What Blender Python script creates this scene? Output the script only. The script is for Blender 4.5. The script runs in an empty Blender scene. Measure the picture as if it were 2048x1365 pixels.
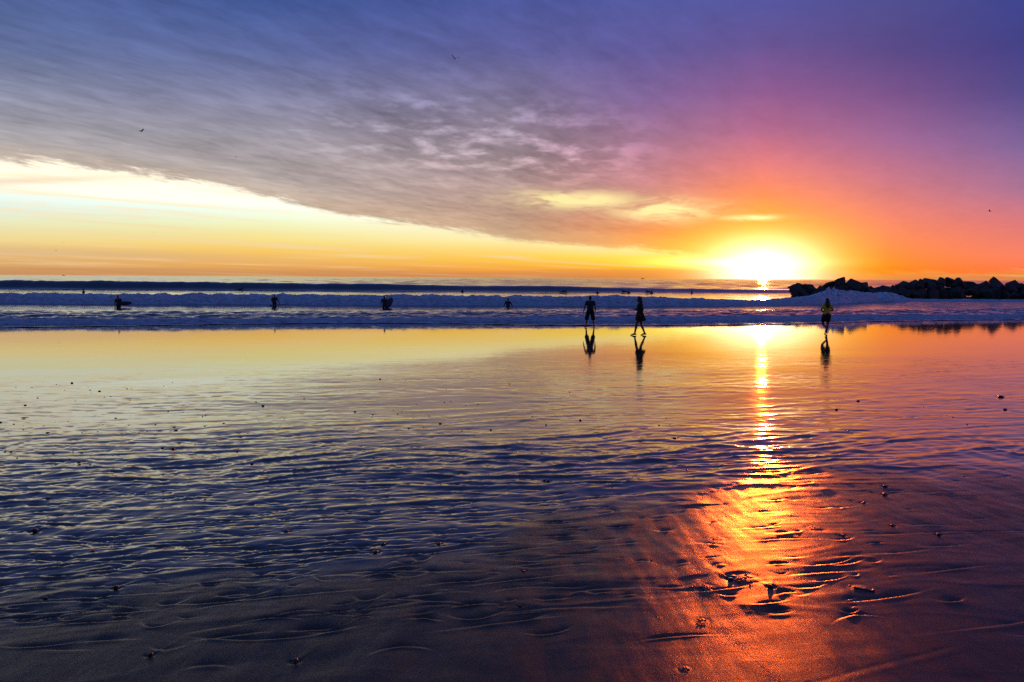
import bpy, bmesh, math, random
import numpy as np
from mathutils import Vector, Matrix, Euler

random.seed(7)
np.random.seed(7)
R = math.radians
SC = bpy.context.scene
COL = SC.collection

# ------------------------------------------------------------------ camera
FPX = 1593.0                       # focal length in pixels of the 2048 px wide photograph
CAM_Z = 2.6                        # eye above the still water level (z = 0)
PITCH, ROLL = R(4.56), R(0.33)
cam_d = bpy.data.cameras.new('camera')
cam_d.sensor_width = 36.0
cam_d.lens = 36.0 * FPX / 2048.0
cam_d.clip_start, cam_d.clip_end = 0.05, 30000
cam = bpy.data.objects.new('camera', cam_d)
COL.objects.link(cam)
cam.matrix_world = (Matrix.Translation((0, 0, CAM_Z)) @ Matrix.Rotation(math.pi / 2 - PITCH, 4, 'X')
                    @ Matrix.Rotation(ROLL, 4, 'Z'))
SC.camera = cam
CM = cam.matrix_world.to_3x3()


def ray(px, py):
    d = CM @ Vector(((px - 1024) / FPX, -(py - 682.5) / FPX, -1.0))
    return d.normalized()


def azel(px, py):
    d = ray(px, py)
    return math.degrees(math.atan2(d.x, d.y)), math.degrees(math.asin(d.z))


def at(px, py, Y):
    """the point seen at a pixel of the photograph at the distance Y along the view"""
    d = ray(px, py)
    return Vector((0, 0, CAM_Z)) + d * (Y / d.y)


# ------------------------------------------------------------------ node helpers
class NT:
    def __init__(self, tree):
        self.t = tree
        tree.nodes.clear()

    def node(self, kind, **kw):
        n = self.t.nodes.new(kind)
        for k, v in kw.items():
            setattr(n, k, v)
        return n

    def put(self, sock, v):
        if v is None:
            return
        if hasattr(v, 'is_linked') or isinstance(v, bpy.types.NodeSocket):
            self.t.links.new(v, sock)
        else:
            sock.default_value = v

    def m(self, op, a, b=None, c=None, clamp=False):
        n = self.node('ShaderNodeMath', operation=op, use_clamp=clamp)
        for i, v in enumerate((a, b, c)):
            if v is not None:
                self.put(n.inputs[i], v)
        return n.outputs[0]

    def vm(self, op, a, b=None, scale=None):
        n = self.node('ShaderNodeVectorMath', operation=op)
        self.put(n.inputs[0], a)
        if b is not None:
            self.put(n.inputs[1], b)
        if scale is not None:
            self.put(n.inputs['Scale'], scale)
        return n.outputs['Value'] if op in ('DOT_PRODUCT', 'LENGTH') else n.outputs[0]

    def smooth(self, v, a, b, lo=0.0, hi=1.0):
        n = self.node('ShaderNodeMapRange', interpolation_type='SMOOTHSTEP')
        self.put(n.inputs['Value'], v)
        for k, x in (('From Min', a), ('From Max', b), ('To Min', lo), ('To Max', hi)):
            self.put(n.inputs[k], x)
        return n.outputs[0]

    def lin(self, v, a, b, lo=0.0, hi=1.0):
        n = self.node('ShaderNodeMapRange', interpolation_type='LINEAR', clamp=True)
        self.put(n.inputs['Value'], v)
        for k, x in (('From Min', a), ('From Max', b), ('To Min', lo), ('To Max', hi)):
            self.put(n.inputs[k], x)
        return n.outputs[0]

    def mix(self, f, a, b, blend='MIX', clamp_f=True):
        n = self.node('ShaderNodeMix', data_type='RGBA', blend_type=blend, clamp_factor=clamp_f)
        self.put(n.inputs[0], f)
        self.put(n.inputs[6], a)
        self.put(n.inputs[7], b)
        return n.outputs[2]

    def ramp(self, f, stops, interp='LINEAR'):
        n = self.node('ShaderNodeValToRGB')
        cr = n.color_ramp
        cr.interpolation = interp
        stops = sorted(stops, key=lambda s: s[0])
        cr.elements[0].position, cr.elements[0].color = stops[0]
        cr.elements[1].position, cr.elements[1].color = stops[-1]
        for p, c in stops[1:-1]:
            e = cr.elements.new(p)
            e.color = c
        self.put(n.inputs[0], f)
        return n.outputs[0]

    def xyz(self, x, y, z=0.0):
        n = self.node('ShaderNodeCombineXYZ')
        for i, v in enumerate((x, y, z)):
            self.put(n.inputs[i], v)
        return n.outputs[0]

    def noise(self, vec, scale=1.0, detail=3.0, rough=0.5, dist=0.0):
        n = self.node('ShaderNodeTexNoise')
        self.put(n.inputs['Vector'], vec)
        n.inputs['Scale'].default_value = scale
        n.inputs['Detail'].default_value = detail
        n.inputs['Roughness'].default_value = rough
        n.inputs['Distortion'].default_value = dist
        return n.outputs[0]


def lin1(c):
    c = c / 255.0
    return c / 12.92 if c <= 0.04045 else ((c + 0.055) / 1.055) ** 2.4


def rgb(r, g, b, k=1.0):
    return (lin1(r) * k, lin1(g) * k, lin1(b) * k, 1.0)


# ------------------------------------------------------------------ sky
SUN_AZ, SUN_EL = azel(1526, 528)
SUN_DIR = Vector((math.sin(R(SUN_AZ)) * math.cos(R(SUN_EL)), math.cos(R(SUN_AZ)) * math.cos(R(SUN_EL)),
                  math.sin(R(SUN_EL))))
world = bpy.data.worlds.new('World')
SC.world = world
world.use_nodes = True
W = NT(world.node_tree)
tc = W.node('ShaderNodeTexCoord')
D = W.vm('NORMALIZE', tc.outputs['Generated'])
sp = W.node('ShaderNodeSeparateXYZ')
W.put(sp.inputs[0], D)
dx, dy, dz = sp.outputs
az = W.m('MULTIPLY', W.m('ARCTAN2', dx, dy), 180 / math.pi)
el = W.m('MULTIPLY', W.m('ARCSINE', dz), 180 / math.pi)
elc = W.m('MAXIMUM', el, 0.0)

# cloud layer coordinates: streaks run along one direction of the cloud plane
den = W.m('ADD', W.m('MAXIMUM', dz, 0.0), 0.06)
qx, qy = W.m('DIVIDE', dx, den), W.m('DIVIDE', dy, den)
CA, SA = math.cos(R(27)), math.sin(R(27))
along = W.m('ADD', W.m('MULTIPLY', qx, SA), W.m('MULTIPLY', qy, CA))
across = W.m('SUBTRACT', W.m('MULTIPLY', qx, CA), W.m('MULTIPLY', qy, SA))
streak = W.noise(W.xyz(W.m('MULTIPLY', along, 0.75), W.m('MULTIPLY', across, 2.1)), 1.0, 7.0, 0.6, 0.2)
streak2 = W.noise(W.xyz(W.m('MULTIPLY', along, 3.6), W.m('MULTIPLY', across, 8.0), 4.0), 1.0, 6.0, 0.66, 0.25)
puff = W.noise(W.xyz(W.m('MULTIPLY', qx, 3.6), W.m('MULTIPLY', qy, 2.7), 9.0), 1.0, 6.0, 0.55, 0.1)

TOP = 30.0


def el_ramp(px, pts, extra=None):
    stops = []
    for py, c in pts:
        e = azel(px, py)[1]
        stops.append((min(max(e / TOP, 0.0), 1.0), rgb(*c)))
    if extra:
        stops.append((1.0, rgb(*extra)))
    return W.ramp(W.m('DIVIDE', elc, TOP), stops)


def blend(cols):
    """cols: list of (azimuth, colour) joined smoothly in azimuth"""
    out = cols[0][1]
    for (a0, _), (a1, c1) in zip(cols, cols[1:]):
        out = W.mix(W.lin(az, a0, a1), out, c1)
    return out


deck_pts = {
    0: [(0, (80, 98, 150)), (90, (98, 113, 158)), (180, (136, 140, 165)), (250, (160, 157, 166)), (300, (176, 168, 166)),
        (400, (196, 178, 160)), (548, (190, 160, 130))],
    512: [(0, (66, 90, 154)), (100, (93, 106, 160)), (200, (132, 133, 163)), (290, (163, 156, 164)), (370, (182, 170, 164)),
          (440, (196, 174, 152)), (550, (190, 150, 110))],
    1024: [(0, (74, 85, 153)), (100, (92, 93, 152)), (200, (126, 117, 149)), (290, (158, 140, 152)), (370, (178, 150, 147)),
           (420, (188, 152, 136)), (470, (196, 160, 126)), (550, (215, 140, 70))],
    1290: [(0, (82, 88, 160)), (100, (94, 88, 154)), (200, (126, 98, 152)), (290, (166, 118, 146)), (370, (196, 131, 134)),
           (420, (208, 136, 114)), (460, (232, 140, 86)), (500, (252, 170, 52)), (550, (244, 118, 36))],
    1525: [(0, (82, 84, 160)), (90, (98, 81, 147)), (180, (134, 86, 144)), (260, (172, 100, 142)), (330, (220, 118, 126)),
           (390, (246, 130, 90)), (440, (252, 146, 48)), (480, (254, 180, 28)), (520, (255, 205, 26)), (556, (252, 135, 12))],
    1790: [(0, (76, 76, 143)), (100, (84, 70, 135)), (190, (114, 78, 137)), (280, (154, 100, 150)), (360, (196, 114, 136)),
           (430, (232, 124, 110)), (490, (250, 132, 78)), (530, (255, 130, 32)), (559, (252, 102, 16))],
    2048: [(0, (58, 66, 142)), (100, (63, 62, 134)), (190, (80, 72, 138)), (290, (124, 98, 154)), (380, (172, 114, 148)),
           (450, (222, 120, 120)), (510, (248, 128, 98)), (545, (252, 118, 62)), (561, (244, 100, 42))],
}
TOPC = (50, 72, 150)
back_v = W.ramp(W.m('DIVIDE', elc, 90.0), [(0.0, rgb(160, 108, 146)), (0.12, rgb(122, 86, 142)), (0.35, rgb(74, 72, 142)), (1.0, rgb(44, 72, 142))])
back = W.ramp(W.m('DIVIDE', elc, 90.0), [(0.0, rgb(58, 96, 128)), (0.12, rgb(38, 90, 136)), (0.35, rgb(28, 80, 138)), (1.0, rgb(44, 72, 142))])
back = W.mix(W.smooth(dx, -0.15, 0.55), back, back_v)
deck_cols = [(azel(px, 300)[0], el_ramp(px, p, TOPC)) for px, p in deck_pts.items()]
deck = blend(deck_cols)
clear_pts = {
    0: [(300, (252, 238, 212)), (350, (248, 240, 214)), (385, (222, 236, 226)), (415, (214, 232, 222)), (445, (232, 232, 186)),
        (480, (242, 216, 146)), (505, (228, 184, 116)), (535, (216, 166, 108)), (549, (206, 150, 102))],
    512: [(360, (255, 246, 222)), (390, (250, 248, 224)), (420, (226, 240, 224)), (450, (236, 238, 184)), (478, (248, 226, 138)),
          (505, (248, 198, 98)), (530, (236, 172, 88)), (551, (214, 150, 92))],
    1024: [(440, (255, 250, 226)), (480, (255, 240, 176)), (500, (253, 220, 122)), (520, (253, 200, 76)), (540, (246, 164, 64)),
           (554, (224, 132, 68))],
    1330: [(460, (255, 252, 220)), (500, (255, 246, 150)), (515, (255, 226, 80)), (530, (255, 200, 40)), (545, (246, 152, 34)),
           (556, (232, 118, 40))],
}
clear = blend([(azel(px, 450)[0], el_ramp(px, p)) for px, p in clear_pts.items()])

def blob(px, py, wx, wy, tilt=0.0):
    a, e = azel(px, py)
    ka, ke = wx / FPX * 57.3, wy / FPX * 57.3
    da, de = W.m('SUBTRACT', az, a), W.m('SUBTRACT', el, e)
    de = W.m('ADD', de, W.m('MULTIPLY', da, tilt))
    r2 = W.m('ADD', W.m('POWER', W.m('DIVIDE', da, ka), 2.0), W.m('POWER', W.m('DIVIDE', de, ke), 2.0))
    return W.m('EXPONENT', W.m('MULTIPLY', r2, -1.0))


# lower edge of the cloud deck as a function of azimuth
edge_px = [(0, 318), (120, 326), (260, 344), (400, 362), (520, 388), (620, 412), (760, 436), (890, 454), (960, 466), (1040, 484),
           (1180, 488), (1300, 500), (1400, 511), (1480, 521), (1560, 545)]
A0, A1 = -36.0, 24.0
stops = []
for px, py in edge_px:
    a, e = azel(px, py)
    stops.append(((a - A0) / (A1 - A0), (e / 12.0,) * 3 + (1,)))
edge = W.m('MULTIPLY', W.ramp(W.lin(az, A0, A1), stops), 12.0)
edge = W.m('ADD', edge, W.m('MULTIPLY', W.smooth(az, -34.0, -80.0), 6.0))
rag = W.noise(W.xyz(W.m('MULTIPLY', az, 0.22), W.m('MULTIPLY', W.m('ADD', el, W.m('MULTIPLY', az, 0.15)), 1.7), 2.0), 1.0, 8.0, 0.68, 0.3)
edge = W.m('ADD', edge, W.m('MULTIPLY', W.m('SUBTRACT', rag, 0.5), W.m('ADD', 0.75, W.m('MULTIPLY', edge, 0.28))))
below = W.m('SUBTRACT', edge, el)                       # > 0 in the clear strip
fray = W.noise(W.xyz(W.m('MULTIPLY', az, 0.9), W.m('MULTIPLY', W.m('ADD', el, W.m('MULTIPLY', az, 0.12)), 4.5), 8.0), 1.0, 6.0, 0.7, 0.2)
below = W.m('ADD', below, W.m('MULTIPLY', W.m('SUBTRACT', fray, 0.5), 0.7))
strip = W.smooth(below, -0.26, 0.34)
strip = W.m('MULTIPLY', strip, W.smooth(W.m('ABSOLUTE', az), 110.0, 60.0))


# texture of the deck: streaks on the left, fading to a smooth veil on the right
tex_amt = W.smooth(az, 24.0, -4.0, 0.24, 1.0)
mod = W.m('ADD', W.m('MULTIPLY', W.m('SUBTRACT', streak, 0.5), 0.8), W.m('MULTIPLY', W.m('SUBTRACT', streak2, 0.5), 0.85))
mottle = W.m('ADD', blob(900, 265, 260, 75, 0.05), W.m('MULTIPLY', blob(1120, 300, 160, 60), 0.5))
mod = W.m('ADD', W.m('MULTIPLY', mod, W.m('MULTIPLY', tex_amt, W.smooth(el, 0.5, 5.0))),
          W.m('MULTIPLY', W.m('SUBTRACT', W.m('MULTIPLY', W.smooth(puff, 0.46, 0.68), 1.1), 0.18), W.m('MINIMUM', mottle, 1.0)))
deck = W.vm('SCALE', deck, scale=W.m('MAXIMUM', W.m('ADD', 1.0, mod), 0.3))
# pale underside of the deck just above its edge, and the openings that shine near the sun
rim = W.m('MULTIPLY', W.smooth(below, -1.5, -0.1), W.smooth(az, 20.0, 5.0, 0.0, 0.16))
deck = W.mix(rim, deck, rgb(250, 214, 170))
gapn = W.noise(W.xyz(W.m('MULTIPLY', az, 0.34), W.m('MULTIPLY', el, 1.5), 5.0), 1.0, 6.0, 0.6, 0.6)
gap = W.m('MAXIMUM', W.m('MAXIMUM', blob(1150, 400, 120, 17, 0.02), W.m('MULTIPLY', blob(1325, 420, 90, 21, 0.0), 1.1)),
          W.m('MULTIPLY', blob(1500, 436, 52, 5.0, 0.0), 0.95))
gap = W.m('MULTIPLY', gap, W.smooth(gapn, 0.3, 0.62, 0.2, 1.25), clamp=True)
deck = W.mix(W.m('MULTIPLY', gap, 0.96), deck, rgb(255, 236, 165, 1.05))
# thin stripes in the clear strip
thin = W.noise(W.xyz(W.m('MULTIPLY', az, 0.07), W.m('MULTIPLY', W.m('ADD', el, W.m('MULTIPLY', az, 0.035)), 2.4), 7.0), 1.0, 5.0, 0.6, 0.5)
clear = W.mix(W.m('MULTIPLY', W.smooth(thin, 0.48, 0.70), 0.6), clear, rgb(246, 214, 168))
lowb = W.noise(W.xyz(W.m('MULTIPLY', az, 0.10), W.m('MULTIPLY', el, 3.0), 3.0), 1.0, 5.0, 0.6, 0.4)
clear = W.mix(W.m('MULTIPLY', W.m('MAXIMUM', blob(40, 362, 190, 7, -0.1), W.m('MULTIPLY', blob(200, 508, 380, 8, 0.02), 0.7)), 0.55), clear, rgb(212, 180, 150))
clear = W.mix(W.m('MULTIPLY', W.smooth(W.m('ADD', el, W.m('MULTIPLY', W.m('SUBTRACT', lowb, 0.5), 1.6)), 0.75, 0.25), 0.5),
              clear, rgb(196, 138, 88))
clear = W.vm('SCALE', clear, scale=W.m('ADD', 1.0, W.m('MULTIPLY', W.smooth(el, 2.5, 5.5), W.smooth(az, 2.0, -14.0, 0.0, 0.25))))
sky = W.mix(strip, deck, clear)
sky = W.mix(W.smooth(W.m('ABSOLUTE', az), 34.0, 120.0), sky, back)
hi = W.smooth(el, 24.0, 60.0)
sky = W.mix(hi, sky, back)
# the sun and the light round it
ca = W.m('MINIMUM', W.vm('DOT_PRODUCT', D, tuple(SUN_DIR)), 1.0)
ang = W.m('MULTIPLY', W.m('ARCCOSINE', ca), 180 / math.pi)


def glow(width, power, k):
    return W.m('MULTIPLY', W.m('EXPONENT', W.m('MULTIPLY', W.m('POWER', W.m('DIVIDE', ang, width), power), -1.0)), k)


def addc(base, col, f):
    return W.vm('ADD', base, W.vm('SCALE', col, scale=f))


def oval(px, py, wx, wy, power):
    a, e = azel(px, py)
    r2 = W.m('ADD', W.m('POWER', W.m('MULTIPLY', W.m('ABSOLUTE', W.m('SUBTRACT', az, a)), FPX / 57.3 / wx), 2.0),
             W.m('POWER', W.m('MULTIPLY', W.m('ABSOLUTE', W.m('SUBTRACT', el, e)), FPX / 57.3 / wy), 2.0))
    return W.m('EXPONENT', W.m('MULTIPLY', W.m('POWER', r2, power * 0.5), -1.0))


sky = addc(sky, (1.0, 0.90, 0.80), W.m('MULTIPLY', oval(1526, 536, 84, 45, 2.0), 1.7))
sky = addc(sky, (1.0, 0.30, 0.0), glow(5.5, 1.4, 0.28))
sky = addc(sky, (1.0, 0.9, 0.6), glow(0.40, 2.0, 30.0))
sky = addc(sky, (1.0, 0.62, 0.03), W.m('MULTIPLY', oval(1526, 535, 135, 80, 1.6), 0.62))
sky = addc(sky, (1.0, 0.78, 0.30), W.m('MULTIPLY', blob(1455, 526, 130, 8), 1.1))
nish = W.node('ShaderNodeTexSky', sky_type='NISHITA', sun_disc=False)
nish.sun_elevation, nish.sun_rotation = R(SUN_EL), R(SUN_AZ)
nish.air_density, nish.dust_density = 1.0, 1.0
SKY_K = 0.05
sky = W.vm('ADD', W.vm('SCALE', sky, scale=1.0 / SKY_K), W.vm('SCALE', nish.outputs[0], scale=0.06))
bg = W.node('ShaderNodeBackground')
W.put(bg.inputs['Color'], sky)
bg.inputs['Strength'].default_value = SKY_K
wo = W.node('ShaderNodeOutputWorld')
W.t.links.new(bg.outputs[0], wo.inputs[0])
world.cycles.sampling_method = 'MANUAL'
world.cycles.sample_map_resolution = 1024

# ------------------------------------------------------------------ sun and exposure
sun_d = bpy.data.lights.new('sun', 'SUN')
sun_d.energy = 2.0
sun_d.color = (1.0, 0.125, 0.010)
sun_d.angle = R(0.55)
sun = bpy.data.objects.new('sun', sun_d)
COL.objects.link(sun)
sun.rotation_euler = (-SUN_DIR).to_track_quat('-Z', 'Y').to_euler()
sun.location = (20, 60, 20)
SC.view_settings.view_transform = 'Standard'
SC.view_settings.look = 'None'
SC.view_settings.exposure = 0.0
SC.view_settings.gamma = 1.0
SC.view_settings.use_curve_mapping = False
SC.render.engine = 'CYCLES'
SC.cycles.max_bounces = 5
SC.cycles.volume_bounces = 0
SC.cycles.caustics_reflective = False
SC.cycles.caustics_refractive = False
SC.cycles.use_denoising = False
SC.cycles.sample_clamp_indirect = 6.0


# ------------------------------------------------------------------ numpy noise
def _hash(ix, iy, seed):
    h = (ix.astype(np.int64) * 374761393 + iy.astype(np.int64) * 668265263 + seed * 1442695041) & 0xffffffff
    h = ((h ^ (h >> 13)) * 1274126177) & 0xffffffff
    h = h ^ (h >> 16)
    return (h & 0xffff).astype(np.float64) / 65535.0 * (2 * np.pi)


def pn(x, y, seed=0):
    """2-d gradient noise, about -1..1"""
    x, y = np.broadcast_arrays(np.asarray(x, float), np.asarray(y, float))
    ix, iy = np.floor(x), np.floor(y)
    fx, fy = x - ix, y - iy
    u, v = fx * fx * fx * (fx * (fx * 6 - 15) + 10), fy * fy * fy * (fy * (fy * 6 - 15) + 10)
    out = 0
    for a in (0, 1):
        for b in (0, 1):
            t = _hash(ix + a, iy + b, seed)
            g = np.cos(t) * (fx - a) + np.sin(t) * (fy - b)
            out = out + g * (u if a else 1 - u) * (v if b else 1 - v)
    return out * 1.5


def sst(x, a, b):
    t = np.clip((np.asarray(x, float) - a) / (b - a), 0, 1)
    return t * t * (3 - 2 * t)


# ------------------------------------------------------------------ object helpers
def tag(o, label=None, cat=None, group=None, kind=None):
    if label:
        o['label'] = label
    if cat:
        o['category'] = cat
    if group:
        o['group'] = group
    if kind:
        o['kind'] = kind
    return o


def link(o, parent=None):
    COL.objects.link(o)
    if parent is not None:
        o.parent = parent
    return o


def mesh_obj(name, me, mat=None, parent=None, smooth=True):
    if mat is not None:
        me.materials.clear()
        me.materials.append(mat)
    if smooth and len(me.polygons):
        me.polygons.foreach_set('use_smooth', np.ones(len(me.polygons), dtype=bool))
    return link(bpy.data.objects.new(name, me), parent)


def grid_mesh(name, X, Y, Z, attrs=None):
    """rows x cols arrays -> quad sheet"""
    nr, nc = X.shape
    co = np.stack([X, Y, Z], -1).reshape(-1, 3).astype(np.float32)
    i = np.arange(nr * nc).reshape(nr, nc)
    q = np.stack([i[:-1, :-1], i[:-1, 1:], i[1:, 1:], i[1:, :-1]], -1).reshape(-1, 4).astype(np.int32)
    me = bpy.data.meshes.new(name)
    me.vertices.add(len(co))
    me.vertices.foreach_set('co', co.ravel())
    me.loops.add(q.size)
    me.loops.foreach_set('vertex_index', q.ravel())
    me.polygons.add(len(q))
    me.polygons.foreach_set('loop_start', np.arange(0, q.size, 4, dtype=np.int32))
    me.update(calc_edges=True)
    for k, v in (attrs or {}).items():
        a = me.attributes.new(k, 'FLOAT', 'POINT')
        a.data.foreach_set('value', np.asarray(v, np.float32).ravel())
    return me


def empty(name, loc, rz=0.0):
    o = bpy.data.objects.new(name, None)
    o.empty_display_size = 0.2
    o.location = loc
    o.rotation_euler = (0, 0, rz)
    return link(o)


def principled(name, base, rough=0.5, ior=1.45, **kw):
    m = bpy.data.materials.new(name)
    m.use_nodes = True
    t = NT(m.node_tree)
    p = t.node('ShaderNodeBsdfPrincipled')
    o = t.node('ShaderNodeOutputMaterial')
    t.t.links.new(p.outputs[0], o.inputs[0])
    if base is not None:
        p.inputs['Base Color'].default_value = tuple(base) + ((1.0,) if len(base) == 3 else ())
    p.inputs['Roughness'].default_value = rough
    p.inputs['IOR'].default_value = ior
    return m, t, p


def speckled(name, base, var=0.3, scale=8.0, rough=0.7, ior=1.45, bump=0.0):
    """an even material with fine natural variation"""
    m, t, p = principled(name, base, rough, ior)
    co = t.node('ShaderNodeTexCoord').outputs['Object']
    n = t.noise(co, scale, 5.0, 0.6)
    b = tuple(base) + (1.0,)
    lo = tuple(c * (1 - var) for c in base) + (1.0,)
    hi_ = tuple(min(c * (1 + var), 1) for c in base) + (1.0,)
    t.put(p.inputs['Base Color'], t.ramp(n, [(0.3, lo), (0.7, hi_)]))
    if bump:
        bn = t.node('ShaderNodeBump')
        bn.inputs['Strength'].default_value = bump
        bn.inputs['Distance'].default_value = 0.02
        t.put(bn.inputs['Height'], n)
        t.t.links.new(bn.outputs[0], p.inputs['Normal'])
    return m


# ------------------------------------------------------------------ shore shape
def y_shore(X):
    Xc = np.clip(X, -60, 60)
    return 46.5 + 0.2 * Xc + 0.0015 * Xc * Xc * np.where(Xc > 0, 1.0, 0.35)


# beach profile: slope against distance from the waterline, smoothed and summed
_PS = np.arange(-240.0, 60.0, 0.25)
_sl = np.interp(_PS, [-240, -62, -46.5, -44.5, -42.5, -41.5, -40, -38.5, -36.5, -32.5, -27, -7, 0, 1, 60], [.002, .008, .012, .020, .030, .044, .050, .046, .035, .023, .023, .022, .018, .03, .03])
_sl = np.convolve(np.pad(_sl, 8, mode='edge'), np.ones(17) / 17, mode='valid')
_PZ = -np.cumsum(_sl) * 0.25
_PZ = _PZ - np.interp(0.0, _PS, _PZ)


def sand_base(X, Y):
    s = Y - y_shore(X) - 0.0
    return np.interp(s, _PS, _PZ)


def ground(px, py):
    """where a pixel's ray meets the beach or, past the shore, the still water"""
    d = ray(px, py)
    lo, hi_ = 0.5, 4000.0
    f = lambda Y: CAM_Z + d.z / d.y * Y - max(float(sand_base(d.x / d.y * Y, Y)), 0.0)
    for _ in range(60):
        mid = 0.5 * (lo + hi_)
        if f(mid) > 0:
            lo = mid
        else:
            hi_ = mid
    Y = 0.5 * (lo + hi_)
    return Vector((d.x / d.y * Y, Y, max(float(sand_base(d.x / d.y * Y, Y)), 0.0)))


# pebbles and weed are laid down first, the sand then gets its scours round them
rng = np.random.default_rng(11)
PEB = []                                     # x, y, size
for px, py, w in [(751, 1105, 13), (766, 1089, 9), (878, 1088, 9), (68, 1062, 14), (232, 1176, 12), (1770, 974, 9), (1769, 990, 9),
                  (2001, 795, 12), (985, 937, 8), (1096, 963, 9), (300, 1310, 12), (590, 1322, 13), (1176, 955, 7), (1785, 1052, 8),
                  (1716, 803, 7), (1673, 820, 6), (1350, 878, 7), (410, 1000, 6), (2010, 820, 8), (1040, 1212, 7)]:
    g = ground(px, py)
    PEB.append((g.x, g.y, w / FPX * g.y * 1.0))
N_NAMED = len(PEB)
while len(PEB) < 235:
    band = rng.random()
    if band < 0.62:
        px, py = rng.uniform(0, 1420), rng.normal(850, 34)
        py -= 0.022 * (px - 500)
    elif band < 0.80:
        px, py = rng.uniform(0, 900), rng.normal(785, 18)
        py -= 0.05 * (px - 300)
    elif band < 0.93:
        px, py = rng.uniform(1350, 2048), rng.normal(815, 35)
    else:
        px, py = rng.uniform(0, 2048), rng.uniform(900, 1200)
    if py < 700:
        continue
    g = ground(px, py)
    if py < 900 and float(pn(g.x * 0.35, g.y * 0.5, 77)) < rng.uniform(-0.25, 0.35):
        continue
    PEB.append((g.x, g.y, float(np.clip(rng.lognormal(math.log(0.0175), 0.4), 0.008, 0.045))))

WEED = [(1490, 1160, 62), (1412, 1175, 36), (1441, 1131, 24), (1557, 1071, 22), (1632, 1057, 32), (1438, 1079, 28), (1722, 1178, 46),
        (1404, 1242, 30), (1370, 1338, 28), (1318, 1236, 16)]

# ------------------------------------------------------------------ wet sand
print('sand')
ncore = 860
c_core = np.linspace(-0.80, 0.80, ncore)
inv = np.linspace(1 / 2.15, 1 / 30.0, 640)
rows = np.concatenate([[-120, -60, -30, -15, -6, -2, 0.3, 1.1, 1.7], 1 / inv, np.arange(30.6, 66, 0.6)])
wid = np.where(rows > 2.15, rows, 2.15 + (2.15 - rows) * 0.9)
X = c_core[None, :] * wid[:, None]
ext = np.array([3, 10, 30, 80.0])
Xl = X[:, :1] - ext[::-1][None, :]
Xr = X[:, -1:] + ext[None, :]
X = np.concatenate([Xl, X, Xr], 1)
Y = np.repeat(rows[:, None], X.shape[1], 1)
Z = sand_base(X, Y)
S = Y - (y_shore(X) - 46.5)                     # distance out, measured square to the waterline
mid = sst(S, 4.6, 7.0) * (1 - 0.55 * sst(S, 7.5, 11.5)) * (1 - 0.9 * sst(S, 11.5, 19)) * (1 - sst(S, 19, 25))
far_ = sst(S, 15, 24)
near = 1 - sst(S, 6.0, 9.5)
patch = sst(pn(X * 0.30, S * 0.5, 3) + 0.5 * pn(X * 0.9, S * 1.6, 4), -0.45, 0.35)
Wp = 0.35 * pn(X * 0.5, S * 0.5, 21)
h = 0.0060 * pn(X * 0.16, S * 0.42, 1) * (1 - far_)
def ridge(a, w):
    return np.exp(-(a / w) ** 2)


Wq = Wp + 0.12 * pn(X * 1.7, S * 2.0, 22)
crest = 0.0050 * ridge(pn(X * 0.28 + 0.3 * Wp, (S + Wp) * 1.25, 15), 0.13) + 0.0036 * ridge(pn(X * 0.62, (S + Wq) * 2.3, 16), 0.12) \
    + 0.0022 * ridge(pn(X * 1.5, (S + Wq) * 4.2, 17), 0.16) + 0.0010 * ridge(pn(X * 3.4, S * 8.0, 19), 0.2)
rip = crest + (0.0016 * pn(X * 0.42, (S + Wp) * 1.9, 5) + 0.0008 * pn(X * 1.1, (S + Wp) * 4.3, 6) + 0.00042 * pn(X * 2.6, S * 10.0, 7))
h += rip * (mid * (0.55 + 1.25 * patch) + near * (0.45 + 0.85 * patch) * (0.25 + 0.75 * sst(Y - (5.0 + 0.75 * X), -1.2, 0.6)) + far_ * 0.10)
# backwash streaks running down the beach, close to the camera
fan = X * (1.0 + 0.05 * (S - 6))
stk = 0.0036 * pn(fan * 3.2, S * 0.95, 9) + 0.0016 * pn(fan * 8.0, S * 2.2, 10) + 0.0007 * pn(fan * 19.0, S * 5.0, 12) + 0.0012 * pn(X * 3.5, S * 6.5, 13)
spatch = sst(pn(X * 0.5, S * 0.45, 14), -0.35, 0.45)
h += stk * (1 - sst(S, 6.0, 9.0)) * (0.45 + 1.1 * spatch)


def window(x, y, rx, ry):
    r0, r1 = np.searchsorted(rows, [y - ry, y + ry])
    r0, r1 = max(r0 - 1, 0), min(r1 + 1, len(rows))
    row = X[(r0 + r1) // 2]
    c0, c1 = np.searchsorted(row, [x - rx * 1.3, x + rx * 1.3])
    return slice(r0, r1), slice(max(c0 - 1, 0), min(c1 + 1, X.shape[1]))


def dent(x, y, wx, wy, depth, bow, slant=0.2):
    sl = window(x, y, wx * 3.2, wy * 4 + abs(bow) * 3)
    if X[sl].size == 0:
        return
    ddx = X[sl] - x
    ddy = Y[sl] - y - slant * ddx - bow * (ddx / wx) ** 2
    side = np.exp(-(ddx / wx) ** 2 * 1.2)
    lip = 0.25 * np.exp(-((ddy + 0.35 * wy) / (0.5 * wy)) ** 2)          # small raised lip on the near side
    drop = sst(ddy, -0.10 * wy, 0.16 * wy) * np.exp(-np.clip(ddy, 0, None) / (0.9 * wy))
    h[sl] += depth * side * (lip - drop) * (1 + 0.5 * pn(X[sl] * 9.0, Y[sl] * 9.0, 18))


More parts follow.
